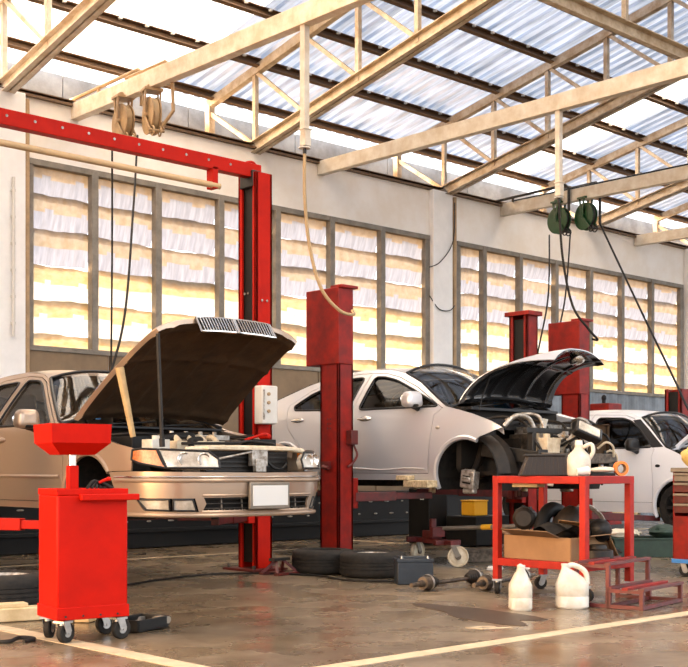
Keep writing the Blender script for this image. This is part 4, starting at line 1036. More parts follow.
# carriage-level bits of the gold car's column base
# ------------------------------------------------------------------ hose reels, hangers, hoses
def hose_reel(name, label, loc, rz, m, r, group, body_m):
    root = thing(name, label, 'hose reel', loc, rz, group)
    # spool axis along local y
    g = MB(); g.lathe([(r * .55, -.055), (r * .98, -.05), (r, -.042), (r * .98, -.036), (r * .62, -.03), (r * .62, .03), (r * .98, .036), (r, .042), (r * .98, .05), (r * .55, .055), (r * .3, .05), (0, .05)], (0, 0, 0), (0, 1, 0), 36)
    g.lathe([(0, -.05), (r * .3, -.05), (r * .55, -.055)], (0, 0, 0), (0, 1, 0), 36)
    g.build('spool', m, root)
    g = MB(); g.lathe([(r * .66, -.03), (r * .9, -.028), (r * .94, 0), (r * .9, .028), (r * .66, .03)], (0, 0, 0), (0, 1, 0), 36)
    for k in range(5): pass
    g.build('wound_hose', 'hose_tan' if body_m != 'green' else 'rubber', root)
    g = MB()
    for sd in (-1, 1):
        y = sd * .085; g.bar((-.05, y, r + .06), (.0, y, 0), .035, .014, up=(0, 1, 0)); g.bar((.05, y, r + .06), (.0, y, 0), .035, .014, up=(0, 1, 0)); g.bar((0, y, 0), (-r * .75, y, -r * .9), .04, .014, up=(0, 1, 0)); g.cyl((0, y * .5, 0), (0, y * 1.15, 0), .035)
    g.box((0, 0, r + .07), (.18, .21, .03)); g.box((0, 0, r + .10), (.10, .12, .04))
    g.build('bracket', m if body_m == 'green' else m, root, bevel=.003)
    g = MB()
    for sd in (-1, 1): g.tube([(-r * .75 + .05 * math.cos(2 * PI * i / 12), sd * .04, -r * .98 + .05 * math.sin(2 * PI * i / 12)) for i in range(12)], .010, 6, closed=True)
    g.cyl((-r * .75, -.09, -r * .95), (-r * .75, .09, -r * .95), .018); g.build('hose_guide', 'dark_metal' if body_m == 'green' else m, root)
    return root
BZ = 5.095
hose_reel('hose_reel', 'tan hose reel hanging by the wall end of the box beam, farther one of two', (7.33, 11.5, 4.83), R(82), 'tan_paint', .205, 'hose reels over the gold sedan', 'tan')
hose_reel('hose_reel', 'tan hose reel under the box beam with its hose slanting to the gold sedan', (7.36, 10.98, 4.80), R(74), 'tan_paint', .205, 'hose reels over the gold sedan', 'tan')
hose_reel('hose_reel', 'green hose reel under the box beam, the one beside the hanger pipe', (15.21, 11.42, 4.84), R(84), 'green', .21, 'green hose reels over the white car', 'green')
hose_reel('hose_reel', 'dark green hose reel whose long hose slants to the white hatchback', (15.27, 10.96, 4.84), R(78), 'green', .21, 'green hose reels over the white car', 'green')
def pipe(P, r, name, label, cat, m, group=None, n=8):
    g = MB(); g.tube(smooth_path(P, 10), r, n); return tag(g.build(name, m), label, cat, group)
# air pipes that feed the reels
for dx, m, lab in ((7.44, 'tan_paint', 'tan air pipe hooking down to the farther tan hose reel'), ):
    g = MB(); g.tube([(dx, 12.9, 5.40), (dx, 11.36, 5.42), (dx, 11.30, 5.38), (dx, 11.30, 5.0)], .022); g.bar((dx, 12.2, 5.27), (dx, 12.2, 5.42), .03, .03); tag(g.build('air_pipe', m), lab, 'pipe', 'air pipes on the beams')
g = MB(); g.tube([(7.36, 11.5, 5.33), (7.36, 10.72, 5.33), (7.40, 10.66, 5.28), (7.42, 10.66, 4.8), (7.38, 10.80, 4.66)], .020); tag(g.build('air_pipe', 'tan_paint'), 'tan air pipe looping over the beam to the reel with the slanting hose', 'pipe', 'air pipes on the beams')
g = MB(); g.tube([(15.16, 13.0, 5.33), (15.16, 11.26, 5.36), (15.16, 11.20, 5.31), (15.16, 11.20, 4.95)], .022); g.bar((15.16, 12.3, 5.27), (15.16, 12.3, 5.36), .03, .03); tag(g.build('air_pipe', 'dark_metal'), 'dark air pipe along the beam ending at the first green reel', 'pipe', 'air pipes on the beams')
g = MB(); g.tube([(15.34, 11.6, 5.34), (15.37, 10.84, 5.36), (15.38, 10.78, 5.31), (15.38, 10.78, 4.72)], .022); tag(g.build('air_pipe', 'dark_metal'), 'dark air pipe bent down past the second green reel', 'pipe', 'air pipes on the beams')
pipe([(15.30, 12.4, 5.31), (15.31, 9.0, 5.315), (15.32, 6.2, 5.31), (15.3, 3., 5.31)], .028, 'power_cable', 'thick dark cable lying along the top of the beam with the green reels', 'cable', 'black')
# hoses hanging from the reels
pipe([(7.26, 11.62, 4.62), (7.26, 11.62, 3.4), (7.25, 11.62, 1.6), (7.3, 11.6, .3), (7.3, 11.5, .02), (7.5, 11.3, .014)], .011, 'air_hose', 'thin dark hose hanging straight down behind the gold hood', 'hose', 'rubber')
pipe([(7.27, 11.12, 4.60), (6.55, 10.1, 3.5), (5.7, 8.95, 2.2), (5.14, 8.50, 1.36)], .011, 'air_hose', 'thin dark hose slanting from the tan reel to the gold hood hinge', 'hose', 'rubber')
g = MB(); g.tube([(5.16, 8.47, 1.50), (5.15, 8.46, 1.60)], .022); g.tube([(5.15, 8.46, 1.60), (5.16, 8.40, 1.64)], .016); g.bar((5.16, 8.47, 1.36), (5.16, 8.47, 1.50), .03, .03); tag(g.build('air_gun', 'blue_film'), 'small blue air gun on the hose end by the gold hood hinge', 'tool')
pipe([(15.13, 11.55, 4.62), (13.6, 10.4, 3.42), (12.3, 9.56, 2.50), (11.9, 9.6, 1.1), (11.9, 9.6, .02), (12.1, 9.7, .014)], .012, 'air_hose', 'dark hose falling from the first green reel behind the black hood', 'hose', 'rubber')
pipe([(15.2, 11.2, 4.62), (13.6, 10.1, 3.40), (12.3, 9.28, 2.52), (12.0, 9.3, 1.1), (12.05, 9.35, .02), (12.3, 9.5, .014)], .012, 'air_hose', 'dark hose falling from the second green reel behind the black hood', 'hose', 'rubber')
pipe([(15.38, 10.78, 4.72), (14.7, 9.6, 3.2), (14.1, 8.75, 2.25), (13.55, 8.1, 1.62), (13.3, 7.74, 1.455)], .015, 'air_hose', 'long black hose slanting across the windows to the white car hood', 'hose', 'black')
# hangers from the box beams
def hanger(x, y, z0, label):
    r = thing('drop_hanger', label, 'hanger', (x, y, 0), 0, 'drop hangers under the beams')
    MB().bar((0, 0, z0 + .10), (0, 0, 5.10), .065, .065).build('drop_tube', 'white_paint_steel', r, bevel=.004)
    g = MB(); g.box((.01, 0, z0 + .07), (.075, .075, .15)); g.box((.01, 0, z0 + .15), (.10, .09, .016)); g.build('end_bracket', 'white_paint_steel', r, bevel=.004)
    MB().cyl((0, 0, z0 - .03), (0, 0, z0 - .02), .055).build('end_cup', 'white_plastic', r)
    g = MB(); g.cyl((0, 0, z0 - .08), (0, 0, z0 + .02), .018); g.build('hose_coupling', 'dark_metal', r)
hanger(7.36, 8.45, 3.98, 'white drop hanger over the post with the motor cover, tan hose below it')
hanger(11.26, 8.46, 4.12, 'white drop hanger standing in front of the green hose reels')
pipe([(7.36, 8.45, 3.92), (7.37, 8.46, 3.5), (7.43, 8.46, 3.05), (7.52, 8.40, 2.66), (7.70, 8.34, 2.46), (7.90, 8.36, 2.44), (8.02, 8.50, 2.50)], .016, 'hose_line', 'tan ribbed hose looping from the hanger to the front lift post', 'hose', 'hose_tan')
pipe([(11.26, 8.46, 4.05), (11.28, 8.42, 3.4), (11.36, 8.34, 2.85), (11.5, 8.22, 2.58), (11.68, 8.22, 2.47), (11.84, 8.40, 2.50)], .014, 'hose_line', 'black hose looping from the hanger to the dark red post', 'hose', 'rubber')
# ------------------------------------------------------------------ props on the two hoods
pr = MB(); pr.tube([(5.00, 7.71, 1.20), (4.90, 7.74, 1.72)], .020, 10, radii=[.022, .034]); tag(pr.build('prop_stick', 'wood'), 'wooden stick propping the gold hood beside its hinge', 'stick')
pr = MB(); pr.cyl((4.99, 7.31, 1.12), (4.89, 7.22, 1.93), .015, n=10); pr.cyl((4.99, 7.31, 1.12), (4.984, 7.305, 1.18), .022, n=10); tag(pr.build('prop_rod', 'dark_metal'), 'dark steel rod propping the gold hood from the radiator support', 'rod')

# ------------------------------------------------------------------ waste oil drainer
def caster(root, x, y, r, rzz, wheel_m='rubber', h=.12):
    d = Vector((math.cos(rzz), math.sin(rzz), 0)); s = Vector((-d.y, d.x, 0)); c = Vector((x, y, r)) + d * .02
    g = MB(); g.cyl(c - s * .018, c + s * .018, r, n=24); w = g.build('caster_wheel', wheel_m, root, bevel=.006)
    g = MB(); g.cyl(c - s * .02, c + s * .02, r * .45, n=16); g.build('wheel_hub', 'steel', w)
    g = MB()
    for k in (-1, 1): g.bar(c + s * k * .026, Vector((x, y, h)) + s * k * .026, .045, .005, up=s)
    g.box((x, y, h), (.075, .075, .012), (0, 0, rzz)); g.cyl((x, y, h - .02), (x, y, h), .022); g.cyl(c - s * .034, c + s * .034, .008, n=8); g.build('caster_fork', 'steel', root)
dr = thing('oil_drainer', 'bright red wheeled waste oil drainer with a funnel pan', 'oil drainer', (3.525, 5.945, 0), R(-10))
W2, D2 = .205, .155
g = MB(); g.prism([(-W2, -D2), (W2, -D2), (W2, D2), (-W2, D2)], .13, .815); tk = g.build('tank', 'red_cart', dr, bevel=.012)
g = MB(); g.box((0, 0, .165), (W2 * 2 + .012, D2 * 2 + .012, .07)); g.build('tank_skirt', 'red_cart', tk, bevel=.004)
g = MB(); g.box((0, 0, .822), (W2 * 2 + .004, D2 * 2 + .004, .018))
for a in (-1, 1): g.box((0, a * (D2 - .002), .836), (W2 * 2 + .004, .008, .022)); g.box((a * (W2 - .002), 0, .836), (.008, D2 * 2 + .004, .022))
g.build('tool_tray', 'red_cart', dr, bevel=.003)
g = MB(); g.bar((-W2 + .12, -D2 - .035, .80), (W2 + .05, -D2 - .035, .80), .03, .035); g.box((-W2 + .14, -D2 - .015, .80), (.03, .04, .03)); g.box((W2 - .02, -D2 - .015, .80), (.03, .04, .03)); g.build('push_handle', 'red_cart', dr, bevel=.005)
g = MB()
for k in range(4): g.cyl((-.16 + .1 * k, -D2 - .006, .15), (-.16 + .1 * k, -D2 - .010, .15), .006, n=8)
g.build('screw', 'dark_metal', tk)
g = MB(); g.box((-.055, .02, .90), (.055, .055, .15)); g.build('pole_sleeve', 'red_cart', dr, bevel=.004)
g = MB(); g.cyl((-.055, .02, .84), (-.055, .02, 1.06), .022); g.build('pole', 'chrome', dr)
g = MB(); pz = [(1.035, .10, .085), (1.10, .170, .145), (1.205, .174, .149)]
rings = []
for z, a, b in pz: rings.append([(-.055 - a, .02 - b, z), (-.055 + a, .02 - b, z), (-.055 + a, .02 + b, z), (-.055 - a, .02 + b, z)])
P = [p for r_ in rings for p in r_]; g.pts(P, [(3, 2, 1, 0)] + [(i * 4 + k, i * 4 + (k + 1) % 4, i * 4 + 4 + (k + 1) % 4, i * 4 + 4 + k) for i in range(2) for k in range(4)])
g.build('funnel_pan', 'red_cart', dr, solid=.006)
for x, y, a in ((-.16, -.12, .5), (.16, -.12, .3), (-.16, .12, .9), (.16, .12, .2)): caster(dr, x, y, .058, a)
g = MB()
for k in range(5): g.tube(smooth_path([(3.50 + .03 * k, 5.86, .845), (3.56 + .02 * k, 5.90 + .01 * k, .885 - .006 * k), (3.62, 5.94 - .01 * k, .88), (3.67, 5.95 - .02 * k, .846)]), .009)
tag(g.build('hose_bundle', 'rubber'), 'dark bundle of thin hoses lying on top of the oil drainer', 'hose')
g = MB(); g.tube([(3.60, 5.90, .878), (3.645, 5.88, .90)], .009); g.ell((3.65, 5.878, .90), (.016, .012, .012)); tag(g.build('hose_nozzle', 'red_paint'), 'small red nozzle tip on the hoses atop the oil drainer', 'nozzle')

# ------------------------------------------------------------------ floor around the drainer
def tyre(name, label, loc, r, w, group=None, rim=False, rot=None):
    root = thing(name, label, 'tyre', loc, 0, group)
    prof = [(r * .60, 0), (r * .64, -w * .02), (r * .72, 0), (r * .86, .0), (r * .95, w * .06), (r * .99, w * .14), (r, w * .24)]
    for k in range(3): z = w * (.32 + .14 * k); prof += [(r, z), (r * .978, z + w * .01), (r * .978, z + w * .03), (r, z + w * .04)]
    prof += [(r, w * .76), (r * .99, w * .86), (r * .95, w * .94), (r * .86, w), (r * .72, w), (r * .64, w * 1.02), (r * .60, w), (r * .58, w * .9), (r * .66, w * .5), (r * .58, w * .1)]
    g = MB(); g.lathe(prof, (0, 0, .005), (0, 0, 1), 56, closed=True); t = g.build('tyre_tread', 'rubber', root)
    if rim:
        g = MB(); g.lathe([(r * .61, w * .98), (r * .56, w * .90), (r * .53, w * .70), (r * .2, w * .62), (0, w * .62)], (0, 0, .005), (0, 0, 1), 40); g.lathe([(r * .61, w * .05), (r * .55, w * .1), (r * .53, w * .7)], (0, 0, .005), (0, 0, 1), 40)
        for k in range(7):
            a = 2 * PI * k / 7; g.bar((r * .1 * math.cos(a), r * .1 * math.sin(a), w * .70), (r * .57 * math.cos(a), r * .57 * math.sin(a), w * .84), .05, .03)
        g.build('rim', 'alu', root)
    return root
tyre('tyre', 'tyre with alloy rim lying flat beside the red oil drainer', (3.97, 7.80, 0), .35, .22, rim=True)
tyre('tyre', 'black tyre lying flat next to the navy battery', (7.48, 7.66, 0), .30, .215, 'tyres by the front post', rim=True)
tyre('tyre', 'black tyre lying flat against the base of the front lift post', (7.43, 8.265, 0), .295, .21, 'tyres by the front post')
pk = MB(); pk.box((3.66, 6.93, .045), (.62, .13, .085), (0, 0, R(-14))); tag(pk.build('timber_beam', 'pale_wood', bevel=.008), 'pale timber beam on the floor beside the oil drainer', 'timber')
pk = MB(); pk.box((3.54, 6.98, .10), (.34, .11, .025), (0, 0, R(-12))); tag(pk.build('timber_board', 'pale_wood', bevel=.004), 'short thin board lying on the pale timber beam', 'timber')
pk = MB(); pk.box((4.02, 6.66, .03), (.34, .10, .055), (0, 0, R(35))); tag(pk.build('timber_offcut', 'wood', bevel=.006), 'brown timber offcut on the floor behind the oil drainer', 'timber')
# creeper-like black tray with its frame
tr = thing('tool_tray', 'low black tool tray on the floor behind the oil drainer', 'tray', (3.98, 6.06, 0), R(20))
g = MB(); g.box((0, 0, .02), (.30, .20, .03)); 
for a in (-1, 1): g.box((0, a * .10, .045), (.30, .015, .06)); g.box((a * .15, 0, .045), (.015, .20, .06))
g.build('tray_pan', 'black', tr, bevel=.003)
g = MB(); g.cyl((.13, -.11, .05), (.19, .11, .05), .022); g.build('tray_handle', 'tool_grey', tr)
g = MB(); g.tube([(-.10, -.06, .05), (.0, .0, .062), (.10, .05, .05)], .012); g.box((-.1, -.06, .055), (.05, .03, .02)); tag(g.build('spanner', 'steel', loc=(3.98, 6.06, .005), rot=(0, 0, R(20))), 'steel spanner lying in the low black tool tray', 'tool')
g = MB(); g.tube(smooth_path([(3.08, 6.10, .008), (3.14, 6.06, .012), (3.22, 6.10, .02), (3.28, 6.05, .012), (3.20, 6.02, .008)]), .012); tag(g.build('cable_end', 'rubber'), 'short black cable end on the floor by the drainer casters', 'cable')
# cable running along the floor under the gold car
pipe([(3.95, 6.3, .20), (3.98, 6.8, .02), (4.4, 7.7, .010), (5.3, 8.35, .010), (6.3, 8.75, .010), (6.85, 8.55, .010), (7.1, 8.0, .010), (7.0, 7.5, .010), (7.25, 7.1, .010), (7.6, 6.98, .010)], .009, 'floor_cable', 'thin black cable snaking across the floor under the gold sedan', 'cable', 'black')
# red low stand by the first post
ast = thing('axle_stand', 'small low red stand on the floor beside the bright red post', 'stand', (7.02, 8.30, 0), R(10))
g = MB(); g.bar((-.16, 0, .012), (.16, 0, .012), .05, .02); g.bar((-.15, .18, .012), (.15, .18, .012), .05, .02); g.build('stand_base', 'red_dark', ast)
for sx in (-1, 1):
    for y in (0, .18): g = MB(); g.bar((sx * .14, y, .02), (sx * .05, .09, .13), .025, .025); g.build('leg', 'red_dark', ast)
g = MB(); g.box((0, .09, .14), (.22, .07, .025)); g.build('stand_top', 'dark_metal', ast)

# ------------------------------------------------------------------ battery, trolley, drive shafts
bt = thing('car_battery', 'navy plastic car battery on the floor beside the tyres', 'battery', (7.24, 6.93, 0), R(-36))
g = MB(); g.box((0, 0, .095), (.30, .175, .19)); g.build('case', 'navy', bt, bevel=.008)
g = MB(); g.box((0, 0, .20), (.31, .185, .028)); g.box((0, .02, .222), (.26, .1, .018)); g.build('cover', 'navy', bt, bevel=.004)
for s_, m in ((-1, 'steel'), (1, 'steel')): g = MB(); g.cyl((s_ * .11, -.055, .214), (s_ * .11, -.055, .238), .011, .009); g.build('terminal', m, bt)
tj = thing('wheeled_jack', 'red trolley jack on two big cream wheels with a long grey handle', 'jack', (8.90, 8.25, 0), math.atan2(-.76, -.27))
# local x runs from the far wheel to the near wheel
g = MB(); g.bar((-.52, 0, .235), (.46, 0, .235), .09, .05); g.bar((-.30, -.14, .235), (-.30, .14, .235), .06, .05); g.bar((.30, -.14, .235), (.30, .14, .235), .06, .05); g.build('frame', 'red_dark', tj, bevel=.006)
g = MB(); g.box((-.02, 0, .30), (.20, .12, .08)); g.cyl((0, 0, .30), (0, 0, .46), .035); g.box((.10, 0, .33), (.06, .14, .10)); g.build('pump', 'red_dark', tj, bevel=.006)
for x, a in ((-.40, 2.09), (.42, 1.16)):
    c = Vector((x, .0, .105)); d = Vector((math.cos(a), math.sin(a), 0)); s_ = Vector((-d.y, d.x, 0)); c = c + d * .05
    g = MB(); g.lathe([(0, -.022), (.06, -.022), (.07, -.016), (.085, -.016), (.09, -.026), (.10, -.024), (.104, -.012), (.104, .012), (.10, .024), (.09, .026), (.085, .016), (.07, .016), (.06, .022), (0, .022)], c, s_, 36); w_ = g.build('caster_wheel', 'cream', tj)
    g = MB(); g.cyl(c - s_ * .034, c + s_ * .034, .03, n=16); g.build('wheel_hub', 'cast', w_)
    g = MB()
    for k in (-1, 1): g.bar(c + s_ * k * .035, Vector((x, 0, .21)) + s_ * k * .035, .05, .006, up=s_)
    g.box((x, 0, .212), (.10, .10, .014)); g.build('caster_fork', 'tool_grey', tj)
g = MB(); g.cyl((.05, .02, .36), (.98, .50, .42), .022, n=12); g.build('handle', 'tool_grey', tj)
g = MB(); g.cyl((.52, .267, .391), (.62, .318, .397), .027, n=12); tag(g.build('handle_tag', 'yellow', tj), 'yellow band on the handle')
pk = MB(); pk.box((9.45, 8.13, .115), (.50, .09, .035), (0, 0, R(-40))); pk.box((9.45, 8.13, .05), (.3, .09, .095), (0, 0, R(-40))); tag(pk.build('timber_board', 'cast', bevel=.004), 'grey board lying behind the cream trolley wheel', 'timber')
def drive_shaft(loc, rzz, label, k):
    r = thing('drive_shaft', label, 'drive shaft', loc, rzz, 'drive shafts on the floor')
    g = MB(); g.tube([(-.42, 0, .05), (.42, 0, .055)], .017, 12); g.build('shaft', 'cast', r)
    for x, s_ in ((-.20, 1), (.24, -1)):
        g = MB(); prof = [(.02, 0)]
        for i in range(5): prof += [(.032 + .008 * i, .022 * i + .005), (.026 + .008 * i, .022 * i + .016)]
        prof += [(.062, .115), (0, .115)]
        g.lathe(prof, (x, 0, .06), (-s_, 0, 0), 20); g.build('rubber_boot', 'grease', r)
        g = MB(); g.cyl((x - s_ * .11, 0, .06), (x - s_ * .19, 0, .06), .062, .05, 20); g.cyl((x - s_ * .19, 0, .06), (x - s_ * .24, 0, .058), .03, .022, 16); g.cyl((x - s_ * .24, 0, .058), (x - s_ * .34, 0, .055), .018, n=12); j = g.build('joint', 'cast', r)
        g = MB(); g.lathe([(.064, -.012), (.068, 0), (.064, .012)], (x - s_ * .12, 0, .06), (1, 0, 0), 20); g.build('clamp_band', 'alu', j)
    return r
drive_shaft((7.22, 6.50, .004), R(8), 'greasy drive shaft on the floor beside the battery', 0)
drive_shaft((7.58, 6.24, .004), R(14), 'greasy drive shaft on the floor reaching under the red parts cart', 1)
for i, (x, y) in enumerate(((8.73, 7.35), (8.80, 7.30), (8.98, 7.16))):
    g = MB(); g.ell((0, 0, .02), (.05, .03, .022), (0, 0, i), jit=.3); tag(g.build('paper_scrap', 'white_plastic', loc=(x, y, 0)), 'white crumpled paper scrap on the floor behind the red parts cart', 'paper', 'paper scraps on the floor')

# ------------------------------------------------------------------ along the back wall
rl = thing('steel_barrier', 'long low dark steel barrier with two rows of pale bolts along the back wall', 'barrier', (6.3, 12.3, 0))
g = MB(); g.box((0, 0, .33), (16.8, .12, .64)); g.box((0, -.08, .62), (16.8, .06, .06)); g.box((0, -.08, .22), (16.8, .05, .05)); g.build('barrier_body', 'black', rl, bevel=.008)
for i in range(45):
    for z in (.50, .33):
        x = -7.2 + .32 * i + (.1 if z < .4 else 0)
        g = MB(); g.ell((x, -.065, z), (.022 + .012 * (i % 3), .012, .012)); g.build('bolt', 'alu', rl)
pu = thing('pump_unit', 'black pump cabinet with a white sticker under the silver sedan', 'machine', (11.18, 10.45, 0), R(0))
g = MB(); g.box((0, 0, .37), (.34, .36, .70)); g.build('cabinet', 'black', pu, bevel=.012)
g = MB(); g.box((-.174, -.06, .60), (.006, .06, .05)); st = g.build('sticker', 'plate_white', pu)
for i in range(3): g = MB(); g.box((-.178, -.06, .612 - .012 * i), (.002, .04 - .008 * i, .005)); g.build('sticker_mark', 'black', st)
g = MB(); g.box((.62, -.5, .20), (.66, .5, .36)); tag(g.build('steel_locker', 'black', bevel=.01, loc=(10.9, 10.4, .0)), 'low black steel chest that carries the yellow box', 'chest')
yb = thing('yellow_box', 'yellow plastic box on the low black chest under the silver car', 'box', (11.42, 9.88, .382), R(0))
g = MB(); g.box((0, 0, .09), (.25, .22, .18)); g.build('box_body', 'yellow', yb, bevel=.01)
g = MB(); g.box((0, 0, .185), (.265, .235, .015)); g.build('box_rim', 'yellow', yb, bevel=.004)
# ------------------------------------------------------------------ red parts cart
ct = thing('parts_cart', 'red steel frame cart on casters loaded with stripped car parts', 'cart', (7.42, 5.54, 0))
cw, cl, ch = .62, .86, .905
for sx in (-1, 1):
    for sy in (-1, 1):
        x, y = sx * (cw / 2 - .027), sy * (cl / 2 - .027)
        g = MB(); g.box((x, y, .50), (.053, .053, .78)); g.build('leg', 'red_frame', ct, bevel=.004)
        caster(ct, x, y, .05, .6 + sx + sy, h=.11)
for z, nm in ((ch - .028, 'top_frame'), (.25, 'shelf_frame')):
    g = MB()
    for s_ in (-1, 1): g.box((0, s_ * (cl / 2 - .027), z), (cw - .0, .055, .056)); g.box((s_ * (cw / 2 - .027), 0, z), (.055, cl - .11, .056))
    g.build(nm, 'red_frame', ct, bevel=.004)
g = MB(); g.box((0, 0, ch - .006), (cw - .10, cl - .10, .010)); g.build('top_sheet', 'red_dark', ct)
g = MB(); g.box((0, 0, .272), (cw - .10, cl - .10, .010)); g.build('shelf_sheet', 'red_dark', ct)
def C(x, y, z): return (7.42 + x, 5.54 + y, z)
TZ = ch + .001
# cardboard box with open flaps
cb = thing('cardboard_box', 'open brown cardboard box of scrap on the lower shelf of the red cart', 'box', C(-.02, .04, .279), R(-2))
bx, by, bh = .235, .32, .175
for nm, c, s in (('side_panel', (0, -by, bh / 2), (bx * 2, .008, bh)), ('side_panel', (0, by, bh / 2), (bx * 2, .008, bh)), ('side_panel', (-bx, 0, bh / 2), (.008, by * 2, bh)), ('side_panel', (bx, 0, bh / 2), (.008, by * 2, bh)), ('bottom_panel', (0, 0, .005), (bx * 2, by * 2, .008))):
    g = MB(); g.box(c, s); g.build(nm, 'cardboard', cb)
for p, q, w_, a in (((-bx, 0, bh), (-bx - .13, .02, bh + .05), .52, 0), ((0, -by, bh), (.02, -by - .11, bh + .02), .42, 1), ((0, by, bh), (0, by + .12, bh + .03), .42, 1), ((bx, 0, bh), (bx + .03, 0, bh + .12), .5, 0)):
    g = MB(); g.bar(p, q, w_, .006); g.build('flap', 'cardboard' if a else 'cardboard_dark', cb)
def junk(name, label, cat, m, fn, loc, rot=(0, 0, 0), group='scrap car parts on the cart shelf'):
    g = MB(); fn(g); return tag(g.build(name, m, loc=loc, rot=rot, bevel=.004), label, cat, group)
junk('air_duct', 'black bent air duct standing in the cardboard box', 'car part', 'black', lambda g: (g.tube(smooth_path([(-.16, 0, .02), (-.08, .02, .14), (.02, .02, .19), (.12, 0, .14), (.17, 0, .0)]), .055, 14)), C(.04, .12, .46))
junk('gearbox_cover', 'dark domed casting heaped in the middle of the cardboard box', 'car part', 'grease', lambda g: (g.ell((0, 0, .10), (.17, .14, .18), jit=.06), g.cyl((-.1, -.12, .1), (-.1, -.19, .1), .05)), C(.03, -.02, .40), (.2, .1, .4))
al = thing('alternator', 'finned dark alternator at the back corner of the cardboard box', 'car part', C(-.10, .28, .49), R(30), 'scrap car parts on the cart shelf')
g = MB(); g.lathe([(0, -.09), (.06, -.09), (.085, -.07), (.09, -.02), (.085, .0), (.09, .02), (.085, .07), (.05, .09), (0, .09)], (0, 0, .09), (1, 0, 0), 28); g.build('housing', 'grease', al)
g = MB(); g.cyl((.09, 0, .09), (.13, 0, .09), .04, n=20); g.build('pulley', 'dark_metal', al)
for k in range(9): a = 2 * PI * k / 9; g = MB(); g.bar((-.06, .08 * math.cos(a), .09 + .08 * math.sin(a)), (.06, .08 * math.cos(a), .09 + .08 * math.sin(a)), .012, .035); g.build('cooling_fin', 'grease', al)
junk('wire_frame', 'tangle of bent steel rods sticking up from the scrap', 'car part', 'alu', lambda g: [g.tube(smooth_path([(-.1, .02 * k, -.08), (-.02, .05 * k - .05, .10), (.10, .03 * k - .04, .04), (.16, .02 * k, -.04)]), .007) for k in range(4)], C(.16, -.10, .58), (0, 0, -.6))
junk('lamp_shell', 'dark lamp shell lying on the scrap beside the near leg of the cart', 'car part', 'black', lambda g: (g.ell((0, 0, .06), (.13, .09, .09)), g.box((.04, -.05, .05), (.12, .08, .08))), C(.08, -.26, .44), (.3, .2, .8))
junk('rubber_mat', 'crumpled black rubber sheet hanging over the cardboard box edge', 'car part', 'rubber', lambda g: g.grid(lambda u, v: Vector((-.26 + .5 * u, -.24 + .34 * v, .03 * math.sin(u * 9) + .03 * math.cos(v * 8 + u * 4) - .06 * (v - .5) ** 2)), 20, 14), C(-.03, -.03, .505))
junk('card_sheet', 'torn cardboard sheet lying on the scrap in the box', 'cardboard', 'cardboard', lambda g: g.prism([(-.18, -.10), (.16, -.13), (.20, .08), (.02, .12), (-.14, .09)], 0, .005), C(-.05, -.14, .535), (.14, .22, .5), 'card pieces on the cart')
junk('card_sheet', 'small cardboard piece leaning at the shelf end beside the near leg', 'cardboard', 'cardboard', lambda g: g.prism([(-.08, -.09), (.09, -.09), (.07, .09), (-.06, .10)], 0, .006), C(.16, -.33, .37), (1.2, .1, .9), 'card pieces on the cart')
junk('brake_drum', 'dark round brake drum beside the cardboard box', 'car part', 'grease', lambda g: g.lathe([(0, 0), (.10, 0), (.115, .02), (.11, .08), (.07, .09), (.06, .12), (0, .12)], (0, 0, 0), (0, 0, 1), 28), C(-.02, -.335, .280), (0, 0, 0))
junk('engine_mount', 'dark red engine mount hanging over the scrap on the cart', 'car part', 'red_dark', lambda g: (g.box((0, 0, .08), (.16, .14, .16)), g.cyl((0, 0, .16), (0, 0, .21), .05)), C(.20, .16, .42), (.1, .2, .5))
# things on the cart top
af = thing('air_filter_box', 'ribbed brown-black air filter box on top of the red cart', 'car part', C(-.16, .05, TZ), R(-47))
g = MB(); g.prism([(-.19, 0), (.19, 0), (.15, .15), (-.13, .15)], -.11, .11, lambda x, y, z: (x, z, y)); g.build('box_body', 'box_brown', af, bevel=.008)
for k in range(9): g = MB(); g.bar((-.15 + .036 * k, -.112, .01), (-.12 + .030 * k, -.112, .14), .010, .008); g.build('rib', 'box_brown', af)
g = MB(); g.box((0, 0, .155), (.30, .24, .015)); g.build('filter_lid', 'dark_metal', af, bevel=.004)
junk('inlet_duct', 'black plastic inlet duct beside the air filter box', 'car part', 'black', lambda g: (g.box((.06, .10, .05), (.22, .12, .10)), g.tube(smooth_path([(.12, .10, .08), (.18, .12, .11), (.22, .16, .06), (.24, .20, .035)]), .03)), C(-.06, -.02, TZ), (0, 0, -.75), 'parts on the cart top')
jb = thing('spray_bottle', 'white plastic bottle standing on the red cart top', 'bottle', C(-.07, -.20, TZ), R(120))
g = MB(); g.lathe([(0, 0), (.078, 0), (.088, .015), (.088, .12), (.078, .155), (.034, .20), (.028, .23), (0, .23)], (0, 0, 0), (0, 0, 1), 24); g.build('bottle_body', 'jug_plastic', jb)
g = MB(); g.cyl((0, 0, .23), (0, 0, .265), .03, .026); g.build('bottle_cap', 'white_plastic', jb)
g = MB(); g.tube(smooth_path([(-.03, 0, .21), (-.09, 0, .235), (-.105, 0, .18), (-.072, 0, .12)]), .015); g.build('bottle_handle', 'jug_plastic', jb)
junk('folded_cloth', 'cream cloth folded on the near corner of the red cart top', 'cloth', 'cloth_cream', lambda g: (g.ell((0, 0, .018), (.13, .06, .02), jit=.12), g.ell((.05, .02, .03), (.08, .05, .015), jit=.1)), C(.03, -.30, TZ + .024), (0, 0, -.7), None)
junk('steel_plate', 'dark flat bar under the cream cloth on the red cart', 'plate', 'black', lambda g: g.box((0, 0, .012), (.24, .10, .022)), C(.03, -.30, TZ), (0, 0, -.7), None)
cp = thing('paper_cup', 'white cup lying on the near edge of the red cart', 'cup', C(-.19, -.32, TZ + .034))
